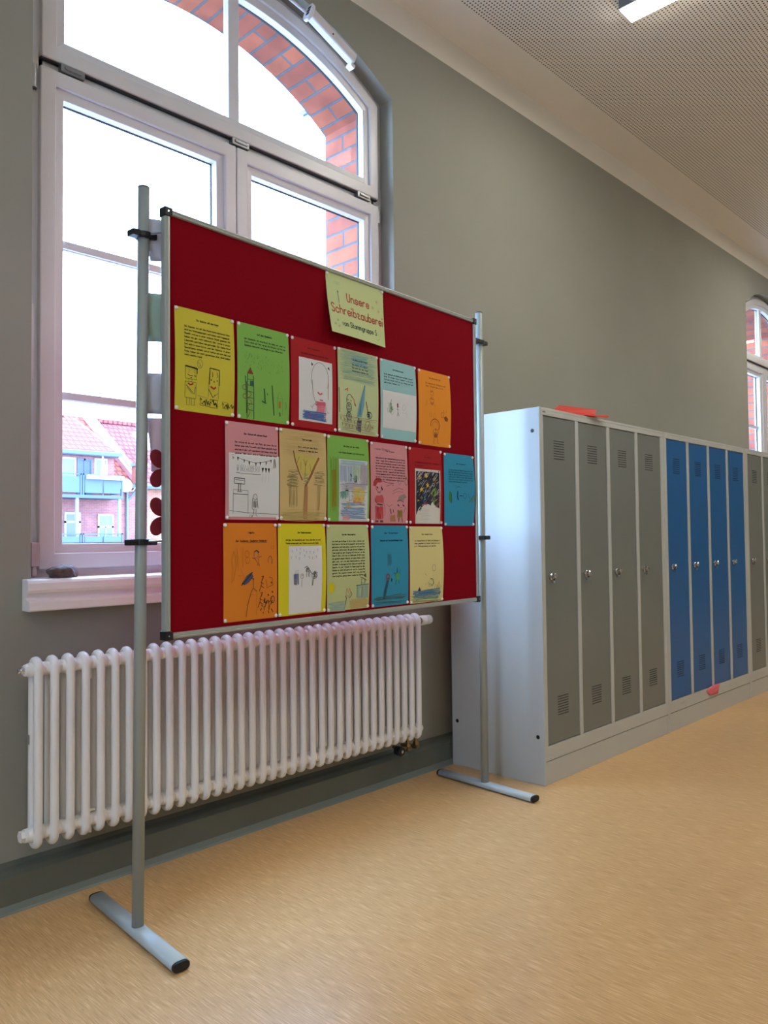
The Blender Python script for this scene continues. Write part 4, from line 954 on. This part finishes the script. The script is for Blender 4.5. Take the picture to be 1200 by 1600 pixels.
s.hatch(28, 62, 40, 70, 5, 1, ink((60, 110, 130)), 2, 'd'); s.stroke([(42, 66), (46, 63), (50, 66)], 1, ink((20, 70, 96))); s.stroke([(64, 63), (70, 60), (78, 64), (86, 68)], 1, ink((90, 110, 150))); s.stroke([(54, 62), (55, 66)], .8, ink((60, 120, 100)))
done(s, 'blue sheet at the right end of the middle row, against the board frame', short='the blue middle row sheet')

# row three
s = new_sheet(.183, 1.112, A4W, A4H, ORD, (.001, .002))
s.text('Merlin', 45, 56, 15, 2.6, .6, BK); s.text('Der Zauberer, Zauberer Zauberer', 22, 80, 27, 2.8, .6, BK); s.stroke([(32, 28.4), (80, 28.4)], .4, BK)
bo = ink((176, 106, 40)); bd = ink((96, 60, 36))
for p in ([(18, 40), (14, 52), (16, 66), (14, 86), (18, 80), (22, 62), (20, 46), (18, 40)], [(24, 36), (26, 70), (30, 66), (36, 76), (26, 76)], [(34, 36), (34, 64)]): s.stroke(p, .7, bo)
s.circle(42, 45, 4, 5, .8, bo); s.circle(43, 54, 4, 5, .7, bo); s.circle(91, 36, 2.5, 2.5, .6, bo); s.circle(86, 56, 4, 7, .8, bd, 160, 400)
s.circle(59, 46, 4, 5, .9, ink((110, 104, 120))); s.stroke([(56, 42), (60, 40), (64, 43)], 2.0, ink((50, 50, 70))); s.stroke([(52, 51), (57, 52), (62, 60), (64, 50), (69, 49)], .9, bd); s.stroke([(62, 60), (62, 62)], .8, bd); s.stroke([(64, 58), (65, 63)], .8, bd)
s.fill([(32, 88), (42, 76), (50, 72), (54, 78), (46, 86), (38, 90)], ink((74, 78, 104))); s.stroke([(32, 90), (52, 72)], 1.4, ink((40, 40, 56))); s.stroke([(50, 80), (55, 82)], 1.2, ink((50, 40, 44)))
s.stroke([(53, 82), (54, 95), (50, 100), (44, 118), (41, 136)], .9, bd); s.stroke([(54, 95), (60, 100)], .9, bd); s.stroke([(60, 98), (60, 136)], .6, bo); s.stroke([(46, 104), (60, 105)], .5, bo)
for cx_, cy_ in ((70, 84), (68, 108)):
    s.stroke([(cx_, cy_-5), (cx_+3, cy_-6), (cx_+1, cy_)], 1.8, ink((90, 50, 40))); s.stroke([(cx_, cy_), (cx_-2, cy_+10), (cx_-5, cy_+16)], 1.1, bd); s.stroke([(cx_-2, cy_+8), (cx_+4, cy_+12)], 1, bd); s.stroke([(cx_-2, cy_+3), (cx_+3, cy_+6)], .9, bd)
s.stroke([(78, 84), (80, 96), (92, 92), (90, 82), (84, 80)], .7, bd)
for x, y in ((88, 88), (90, 102), (82, 106)): s.stroke([(x, y), (x+1, y+1.5)], 2.2, bd)
for q in range(16):
    x = random.uniform(66, 92); y = random.uniform(116, 134); s.stroke([(x, y), (x+random.uniform(-4, 4), y-random.uniform(2, 7))], 1.2, ink((66, 40, 30)))
s.circle(91, 114, 3.5, 5, 1.1, ink((66, 50, 60))); s.stroke([(80, 116), (76, 124)], 1.3, ink((60, 44, 50)))
done(s, 'deep orange sheet with a dark-hatted figure sketched, left end of the bottom row', short='the deep orange bottom row sheet')

s = new_sheet(.399, 1.112, A4W, A4H, YEL2, (.001, .007))
s.text('Der Fledermausopa', 40, 68, 15, 2.4, .6, BK)
lines(s, ['Ich Opa. Die Geschichte der Tiere, das Gemüse und', 'Fledermausmusik der Fledermausmusik Spuk'], 15, 88, 26.5, 5.0, 2.4, .62, last=84)
hs = done(s, 'bright yellow sheet with a tall white drawing glued over it, in the bottom row', short='the bright yellow bottom row sheet')
t = attach(hs, s, .044, .072, .142, .215, (216, 218, 222), label='tall white drawing of small grey trees')
for x, y in ((9, 10), (22, 7), (33, 5), (32, 15), (44, 9), (52, 13), (63, 13), (74, 14), (87, 8), (6, 24), (20, 23), (30, 27), (46, 21), (60, 25), (70, 27), (82, 24)):
    t.stroke([(x-1.5, y-1), (x+1.5, y), (x-.5, y+2), (x+.5, y+4)], 1.0, ink((150, 154, 176)))
t.hatch(14, 62, 28, 88, 18, 1.6, ink((120, 124, 140)), 2, 'v'); t.fill([(15, 64), (21, 62), (22, 72), (16, 74)], ink((90, 104, 160)))
for x in (18, 22, 26): t.stroke([(x, 62), (x+1, 54)], .8, ink((140, 146, 150)))
t.circle(38, 68, 5, 5, 1.2, GY); t.stroke([(37, 68), (40, 66)], 1.6, PEN); t.stroke([(38, 73), (37, 92)], 1.6, ink((160, 162, 160)))
t.stroke([(45, 50), (52, 46), (58, 50), (66, 62), (74, 66)], 1.6, GY); t.hatch(48, 50, 60, 58, 8, 1.2, GY, 3); t.stroke([(52, 56), (52, 70)], 1.4, GY); t.stroke([(59, 56), (59, 70)], 1.8, PEN)
t.circle(76, 68, 8, 7, 1.4, GY); t.hatch(70, 62, 82, 74, 12, 1.3, PEN, 3, 'd'); t.stroke([(72, 74), (70, 90)], 3.4, ink((130, 134, 124)))
glue(t)

s = new_sheet(.618, 1.110, A4W, A4H, (186, 196, 142), (.001, .008))
s.text('Leo der Meerjungfrau', 35, 67, 17.5, 2.4, .6, BK)
lines(s, ['Leo mach gerne Dinge. Er ist im Meer zwischen und', 'Doch kann er mit den etwas gesucht, sie ist dort so', 'gekommen soll doch einen zauberten mit dem See', 'gefunden hatte einen. Sie gab etwas Mutigem zu', 'Meerjungfrau der Eingang mit schwarz er die', 'Oberfläche, und Leo im Schrank STICH Dann',
 'sie gesehen neuen Material, sie Leben dieser und in', 'gibt und, war wie die Meerjungfrau, schon', 'versteht. So bewegt auf die Insel und schlaft das', 'Delphin. Es der Wasser in Meerjungfrau der', 'Geheim er sich hell geformt und im Wasserfall', 'geholt. Sie sagten immer auf wie und die', 'Meerjungfrau, genau einen zauberten Seiten'], 12, 88, 28.5, 4.75, 2.3, .66, last=84)
s.circle(10, 103, 5.5, 6.5, 3.2, ink((214, 200, 30))); s.fill([(6, 98), (14, 98), (15, 107), (6, 108)], ink((214, 200, 30)))
for a in range(14): s.stroke([(10+7.5*math.cos(a*.449), 103+8.5*math.sin(a*.449)), (10+10*math.cos(a*.449), 103+11*math.sin(a*.449))], .6, ink((206, 196, 60)))
s.fill([(70, 102), (97, 102), (97, 124), (70, 124)], ink((150, 174, 154))); s.fill([(72, 107), (80, 107), (80, 120), (72, 120)], ink((186, 196, 142))); s.stroke([(68, 102), (98, 101)], 1.2, ink((90, 116, 116))); s.stroke([(70, 102), (70, 122)], 1.2, ink((96, 130, 130))); s.stroke([(82, 104), (82, 122)], 1.2, ink((96, 130, 130)))
s.stroke([(80, 101), (80, 92)], .9, PEN); s.stroke([(88, 100), (89, 92)], .9, PEN); s.stroke([(77, 88), (86, 91), (92, 94)], 1.4, GY); s.fill([(84, 86), (90, 82), (92, 90)], ink((100, 110, 100))); s.circle(84, 95, 4, 4, .6, GY)
s.stroke([(46, 106), (49, 114), (52, 106)], 1.8, ink((190, 140, 120))); s.circle(49, 112, 5, 7, .8, ink((160, 110, 90)), -60, 240); s.stroke([(43, 118), (45, 122)], 1.8, BR_); s.stroke([(56, 112), (58, 116), (52, 122)], 1.2, BR_); s.stroke([(45, 122), (42, 134), (40, 138)], 1.8, ink((130, 110, 90))); s.hatch(42, 120, 54, 132, 8, .9, ink((170, 180, 150)), 2, 'd')
s.hatch(3, 128, 44, 140, 14, 1.6, ink((150, 176, 166)), 4); s.hatch(52, 126, 97, 139, 20, 1.6, ink((186, 168, 108)), 4)
done(s, 'pale green sheet with thirteen lines of text and a yellow sun', short='the pale green long text sheet')

s = new_sheet(.845, 1.108, A4W, A4H, BLU, (.001, .004))
s.text('Der Tintenfisch', 35, 72, 14.5, 2.4, .62, ink((14, 46, 66))); s.text('Besuch mit Taucherkollegen. Ende', 24, 84, 27.5, 2.4, .62, ink((14, 46, 66)))
s.fill([(42, 92), (48, 93), (40, 116), (36, 130), (30, 130), (32, 116), (38, 100)], ink((44, 92, 114))); s.stroke([(43, 94), (37, 114), (33, 128)], 1.0, ink((36, 70, 84))); s.circle(43, 91, 4.5, 5, 3, ink((120, 80, 96)))
s.fill([(52, 93), (55, 94), (54, 100), (51, 98)], ink((24, 64, 74))); s.fill([(65, 84), (73, 84), (74, 92), (72, 98), (67, 97), (64, 92)], ink((70, 156, 90))); s.stroke([(68, 76), (68, 84)], 1.6, ink((44, 104, 90)))
for p in ([(65, 86), (59, 84)], [(73, 86), (77, 79)], [(66, 97), (64, 106)], [(72, 97), (74, 104)]): s.stroke(p, 1.0, ink((44, 104, 90)))
s.hatch(42, 50, 52, 72, 8, 1.0, ink((60, 120, 146)), 2, 'v'); s.hatch(6, 126, 96, 136, 12, .9, ink((70, 104, 106)), 8)
done(s, 'blue sheet with a small green creature drawn, in the bottom row', short='the blue green-creature sheet')

s = new_sheet(1.066, 1.105, A4W, A4H, CRM, (.002, .008))
s.text('Die Wassertiere', 36, 68, 15.5, 2.2, .58, BK)
lines(s, ['Im Wassertiere, im Teich und Stange im', 'Meer gesehen im Wasser Spiel schwimmt', 'im fröhlich schwimmen und Meertier.'], 14, 90, 27.5, 5.0, 2.3, .62, last=78)
s.circle(70, 78, 5, 6, .8, GY); s.stroke([(70, 84), (68, 96)], .4, ink((190, 184, 140))); s.stroke([(44, 88), (48, 91)], .9, GY); s.stroke([(60, 98), (67, 99), (70, 106), (64, 112), (62, 108)], 1.8, ink((90, 96, 80)))
s.hatch(44, 104, 58, 116, 8, .8, ink((160, 158, 116)), 2, 'd'); s.fill([(23, 118), (28, 112), (32, 118), (30, 121), (25, 121)], ink((46, 60, 80))); s.stroke([(80, 116), (86, 104), (90, 114)], 1.1, ink((150, 110, 70))); s.stroke([(82, 112), (90, 118), (95, 112)], .8, GY); s.circle(76, 114, 3, 4, .6, ink((150, 140, 90)))
s.hatch(4, 120, 92, 130, 18, 1.6, ink((86, 124, 150)), 8); s.fill([(24, 122), (60, 120), (74, 124), (60, 128), (24, 128)], ink((66, 108, 146))); s.hatch(3, 130, 97, 139, 14, 1.1, ink((140, 156, 120)), 8)
done(s, 'cream sheet at the right end of the bottom row with a blue pond drawn', short='the cream pond sheet')

# push pins
def pin_mesh():
    bm = BM(); prof = [(0, .0), (.0052, 0), (.0057, .0010), (.0055, .0024), (.0042, .0040), (.0022, .0049), (0, .0052)]
    N = 14; rg = []
    for r, h in prof:
        rg.append([bm.verts.new((r*math.cos(2*PI*k/N), -h, r*math.sin(2*PI*k/N))) for k in range(N)] if r else [bm.verts.new((0, -h, 0))])
    for i in range(len(rg)-1):
        a, b = rg[i], rg[i+1]
        for k in range(N):
            if len(a) == 1: bm.faces.new((a[0], b[k], b[(k+1) % N]))
            elif len(b) == 1: bm.faces.new((a[k], a[(k+1) % N], b[0]))
            else: bm.faces.new((a[k], a[(k+1) % N], b[(k+1) % N], b[k]))
    bmesh.ops.recalc_face_normals(bm, faces=bm.faces)
    me = bpy.data.meshes.new('push_pin'); bm.to_mesh(me); bm.free(); me.materials.append(pinm)
    for p in me.polygons: p.use_smooth = True
    return me
pme = pin_mesh()
for (o, a, b, d, nm, short) in PINS:
    p = bpy.data.objects.new('push_pin', pme); C.objects.link(p)
    Mx = Matrix.Translation(o.location) @ Matrix.Rotation(BA, 4, 'Z')
    p.location = Mx @ Vector((a, -(d+.0004), -b)); p.rotation_euler = (0, 0, BA)
    tag(p, 'white push pin at the %s corner of %s' % (nm, short), 'push pin', 'push pins holding the sheets')

# sheets and cut-outs fixed to the rear of the board, poking out past its left edge
def rear_sheet(z0, z1, ext, m, label, taper=0.0):
    bm = BM(); n = 8; g = []
    for j in range(9):
        v = j/8; row = []
        for i in range(n+1):
            t = i/n; e = ext*(1-taper*(v**2)); u = .06-(.06+e)*t
            row.append(bm.verts.new((u, .021+.050*t**1.3*(1-.3*math.sin(PI*v)), z1-(z1-z0)*v)))
        g.append(row)
    for j in range(8):
        for i in range(n): bm.faces.new((g[j][i], g[j+1][i], g[j+1][i+1], g[j][i+1]))
    o = link('curled_sheet', bm, m, smooth=True); o.location = (BO.x, BO.y, 0); o.rotation_euler = (0, 0, BA)
    o.modifiers.new('thick', 'SOLIDIFY').thickness = .0004
    tag(o, label, 'sheet', 'sheets curling out behind the display board')
pg = M_('rear_paper', (186, 188, 196), .8); pgr = M_('rear_paper_green', (150, 176, 160), .8)
rear_sheet(1.850, 1.965, .050, pg, 'grey paper curling out behind the board at the upper clamp', .7)
rear_sheet(1.620, 1.755, .045, pgr, 'greenish paper curling out behind the board beside the dark yellow sheet', .4)
rear_sheet(1.415, 1.530, .042, pg, 'grey paper curling out behind the board at the foot of the dark yellow sheet', .1)
rear_sheet(1.255, 1.405, .032, M_('rear_paper_pink', (206, 180, 190), .8), 'pale pinkish paper curling out behind the board above the red cut-outs', .6)
def lobed(zc_, label):
    """four-lobed paper shape: two lobes stick out past the frame"""
    bm = BM(); pts = []
    for q in range(64):
        th = 2*PI*q/64; r = .060*(.22+.78*abs(math.sin(2*th))**.8); pts.append((.0+r*math.cos(th)*1.02, zc_+r*1.1*math.sin(th)))
    prism_y(bm, pts, .0212, .0226)
    o = link('paper_cutout', bm, M_('red_card_dark', (120, 8, 30), .7)); o.location = (BO.x, BO.y, 0); o.rotation_euler = (0, 0, BA); tag(o, label, 'cut-out', 'red cut-outs behind the board')
lobed(1.260, 'red lobed paper cut-out behind the left board edge, upper one of two')
lobed(1.128, 'red lobed paper cut-out behind the left board edge, lower one just above the clamp')

# ------------------------------------------------------------------ ceiling lamps
def make_lamp(x, y, label):
    t = empty('ceiling_lamp', (x, y, ZC)); tag(t, label, 'lamp', 'strip lamps across the ceiling')
    Ln = 1.25
    bm = BM(); box(bm, -.063, .063, -Ln, 0, -.048, 0); link('housing', bm, M_('lamp_housing', (120, 124, 126), .5), t, bevel=.003)
    bm = BM(); box(bm, -.060, .060, -Ln+.003, -.003, -.054, -.0475); link('diffuser', bm, led, t, bevel=.004)
    return t
make_lamp(3.380, -.745, 'bright white strip lamp under the perforated ceiling at the top of the view')
make_lamp(-.1, -2.50, 'added unseen strip lamp on the ceiling nearest the left end wall')  # added out of view, set back from the window wall to light the floor
make_lamp(-1.7, -1.10, 'added unseen strip lamp on the ceiling beside the added end window')  # extra lamp outside the view, lifts the dark radiator
make_lamp(3.38, -2.50, 'added strip lamp on the ceiling behind the one at the top of the view')  # unseen second-row lamp added to brighten floor and ceiling
make_lamp(6.86, -2.50, 'added strip lamp on the ceiling in the rear row, before the far right lockers')  # another unseen fill lamp of the added second row
make_lamp(6.86, -.745, 'strip lamp on the ceiling above the grey lockers at the far right')
make_lamp(10.3, -.745, 'strip lamp on the ceiling nearest the far end wall')

# ------------------------------------------------------------------ outside: yard and brick house opposite
bm = BM(); box(bm, -60, 90, .45, 120, -6.1, -6.0); tag(link('ground', bm, M_('yard_gravel', (150, 150, 146), .9, noise=.1, nscale=2)), kind='structure')
YH = 35.0
house = empty('apartment_house', (18, YH, -6)); tag(house, 'red brick house with tiled roof seen through the left window pane', 'house')
hl = house.location
def hp(n, bm, m, par=None, bevel=0):
    o = link(n, bm, m, par or house, False, bevel)
    if par is None: o.location = (-hl.x, -hl.y, -hl.z)
    return o
ridge = (40.9, 8.10)     # y, z of the ridge
eave = 3.86
bm = BM(); box(bm, 2, 20.2, YH, 46, -6, eave-.05); box(bm, 2, 18.97, YH-.02, 39.0, eave-.05, 5.42); hp('wall', bm, brick_far)
bm = BM(); box(bm, 20.2, 40, YH, 46, -6, eave-.05); hp('wall', bm, brick_far2)
def slope_roof(x0, x1, y0, z0, y1, z1, m, n='roof'):
    bm = BM(); prism_x(bm, [(y0, z0), (y1, z1), (y1, z1-.15), (y0, z0-.15)], x0, x1); return hp(n, bm, m)
slope_roof(18.9, 20.2, YH-.25, eave, ridge[0], ridge[1], roof_a); slope_roof(20.2, 40, YH-.25, eave, ridge[0], ridge[1]-.25, roof_b)
slope_roof(2, 18.97, YH-.35, 5.44, 39.6, 7.75, roof_a)
bm = BM(); prism_x(bm, [(ridge[0], ridge[1]), (46.5, 3.8), (46.5, 3.6), (ridge[0], ridge[1]-.2)], 2, 40); hp('roof', bm, roof_b)
gut = M_('zinc_gutter', (84, 92, 104), .5, .2)
bm = BM(); prism_x(bm, [(YH-.55, 5.42), (YH-.35, 5.46), (YH-.30, 5.28), (YH-.5, 5.25)], 2, 19.15); box(bm, 2, 19.1, YH-.3, YH, 5.22, 5.28); hp('gutter', bm, gut)
bm = BM(); prism_x(bm, [(YH-.5, 3.86), (YH-.25, 3.90), (YH-.22, 3.74), (YH-.42, 3.70)], 18.97, 20.15); prism_x(bm, [(YH-.5, 3.86), (YH-.25, 3.90), (YH-.22, 3.74), (YH-.42, 3.70)], 20.5, 40); hp('gutter', bm, gut)
# firewall parapet between both roofs, with a pale capping
def strip(bm, x0, x1, up0, up1, y0=YH-.3, y1=None):
    y1 = y1 or ridge[0]; k = (ridge[1]-eave)/(ridge[0]-YH+.25)
    za = eave+(y0-YH+.25)*k; zb_ = eave+(y1-YH+.25)*k
    prism_x(bm, [(y0, za+up0), (y1, zb_+up0), (y1, zb_+up1), (y0, za+up1)], x0, x1)
bm = BM(); strip(bm, 20.02, 20.30, -.2, .30); hp('parapet', bm, M_('pink_render', (160, 112, 112), .8))
bm = BM(); strip(bm, 20.22, 20.55, .22, .36); hp('parapet_cap', bm, M_('slate_cap', (98, 104, 112), .7, noise=.4, nscale=2))
bm = BM(); box(bm, 20.0, 20.55, YH-.5, YH+.1, 3.95, 4.85); hp('parapet_end', bm, M_('corbel_brick', (146, 80, 66), .8)); bm = BM(); box(bm, 19.92, 20.65, YH-.56, YH+.12, 4.85, 5.0); box(bm, 19.95, 20.6, YH-.55, YH+.1, 3.82, 3.95); hp('parapet_cap', bm, M_('slate_cap', (98, 104, 112), .7))
wv = M_('white_verge', (190, 188, 186), .6)
bm = BM(); prism_x(bm, [(YH-.35, 5.46), (39.6, 7.77), (39.6, 7.60), (YH-.35, 5.29)], 18.95, 19.05); hp('verge_board', bm, wv)
bm = BM(); prism_x(bm, [(36.3, 6.1), (37.3, 7.0), (37.3, 6.9), (36.3, 5.95)], 21.2, 22.4); hp('skylight', bm, M_('skylight_glass', (240, 245, 250), .2))
bm = BM(); tube(bm, [(19.63, YH-.12, 3.7), (19.63, YH-.12, -6)], .07, 8); tube(bm, [(20.1, YH-.4, 3.75), (19.9, YH-.25, 3.4), (19.68, YH-.12, 3.1)], .06, 8); hp('downpipe', bm, gut)
# windows of the house: frame, pane
wf = M_('white_window_frame', (140, 140, 136), .5); wp = M_('curtained_pane', (84, 96, 98), .2); wd = M_('dark_pane', (62, 62, 78), .15); bd_ = M_('blue_grey_door', (54, 64, 86), .5)
def hwin(x0, x1, z0, z1, pane, bars=1, tr=None, fm=wf):
    bm = BM(); y = YH-.06
    ring_y(bm, rect(x0, x1, z0, z1), rect(x0, x1, z0, z1, .09), y, YH+.02)
    for k in range(1, bars+1):
        xx = x0+(x1-x0)*k/(bars+1); box(bm, xx-.04, xx+.04, y, YH+.02, z0, z1 if tr is None else tr)
    if tr: box(bm, x0, x1, y, YH+.02, tr-.05, tr+.05)
    f = hp('window', bm, fm); bm = BM(); box(bm, x0+.05, x1-.05, y+.03, YH+.01, z0+.05, z1-.05); hp('pane', bm, pane, f)
hwin(15.1, 16.98, 3.45, 5.10, wp, 0); hwin(17.04, 17.80, 3.30, 5.08, bd_, 1, fm=bd_); hwin(17.92, 18.60, 3.45, 5.14, wp, 0)
hwin(16.42, 17.22, .75, 2.42, wd, 0, 1.95); hwin(18.10, 18.92, .35, 2.36, wp, 1, 1.72)
for x in (12.2, 9.6, 6.5): hwin(x, x+1.1, 3.4, 5.0, wp, 1); hwin(x, x+1.1, .7, 2.4, wd, 1, 1.8)
for x in (22.0, 25.2, 28.4, 31.6): hwin(x, x+1.1, .7, 2.4, wp, 1, 1.8)
# balconies
balm = M_('balcony_blue_grey', (46, 60, 80), .5); balp = M_('balcony_panel', (52, 66, 84), .5); post = M_('balcony_post', (112, 124, 134), .5)
for zf, nm in ((3.24, 'a'), (.40, 'b')):
    bm = BM(); yb = YH-1.35; box(bm, 14.4, 18.78, yb, YH, zf-.17, zf-.02); sl = hp('balcony_slab', bm, balm)
    bm = BM()
    for x in (14.4, 16.60, 16.72, 18.68): box(bm, x, x+.08, yb, yb+.08, zf-.02, zf+.98)
    box(bm, 14.4, 18.76, yb, yb+.05, zf+.93, zf+.98); box(bm, 18.70, 18.76, yb, YH, zf+.93, zf+.98); hp('balcony_rail', bm, balm)
    for a_, b_ in ((14.52, 15.5), (15.56, 16.58), (16.84, 17.70), (17.78, 18.64)):
        bm = BM(); box(bm, a_, b_, yb+.02, yb+.05, zf+.08, zf+.84); hp('balcony_panel', bm, balp)
    bm = BM(); box(bm, 18.71, 18.74, yb+.1, YH-.05, zf+.08, zf+.84); hp('balcony_panel', bm, balp)
for x in (14.45, 16.42, 18.55):
    bm = BM(); box(bm, x, x+.13, YH-1.3, YH-1.17, -6, 3.1); hp('balcony_post', bm, post)
for x0_, lb in ((15.55, 'left'), (16.9, 'middle'), (17.8, 'right')):
    bm = BM(); prism_x(bm, [(YH-1.58, 3.98), (YH-1.38, 3.98), (YH-1.41, 4.16), (YH-1.60, 4.16)], x0_ if lb != 'left' else 16.86, (x0_ if lb != 'left' else 16.86)+.9) if lb != 'left' else None
    if lb == 'left': bm.free(); continue
    dx = -.02 if lb == 'middle' else .0
    o = link('flower_box', bm, M_('white_planter', (186, 184, 178), .6)); tag(o, 'white flower box on the %s part of the blue balcony rail opposite' % lb, 'flower box', 'flower boxes on the balcony'); o.location.x = dx
um = empty('parasol', (17.95, YH-.9, 3.22)); tag(um, 'closed white parasol standing on the upper balcony of the brick house', 'parasol')
bm = BM(); tube(bm, [(0, 0, 0), (0, 0, 1.9)], .025, 6); link('pole', bm, wf, um)
bm = BM(); tube(bm, [(0, 0, .85), (.02, 0, 1.0), (0, 0, 1.5), (-.02, 0, 1.95)], [.20, .16, .10, .02], 8); link('canopy', bm, M_('parasol_cloth', (190, 188, 184), .8), um)
sd = empty('satellite_dish', (18.95, YH-1.3, 3.75)); tag(sd, 'pale round satellite dish at the right end of the upper balcony', 'satellite dish')
bm = BM(); tube(bm, [(0, 0, 0), (0, .06, 0), (0, .10, 0)], [.34, .30, .12], 20); link('dish', bm, M_('dish_pale', (120, 132, 136), .5), sd)
bm = BM(); tube(bm, [(0, 0, -.3), (.2, -.35, -.28), (.3, -.4, -.1)], .025, 6); tube(bm, [(-.2, .1, 0), (-.22, .1, -.2)], .03, 6); link('arm', bm, wf, sd)
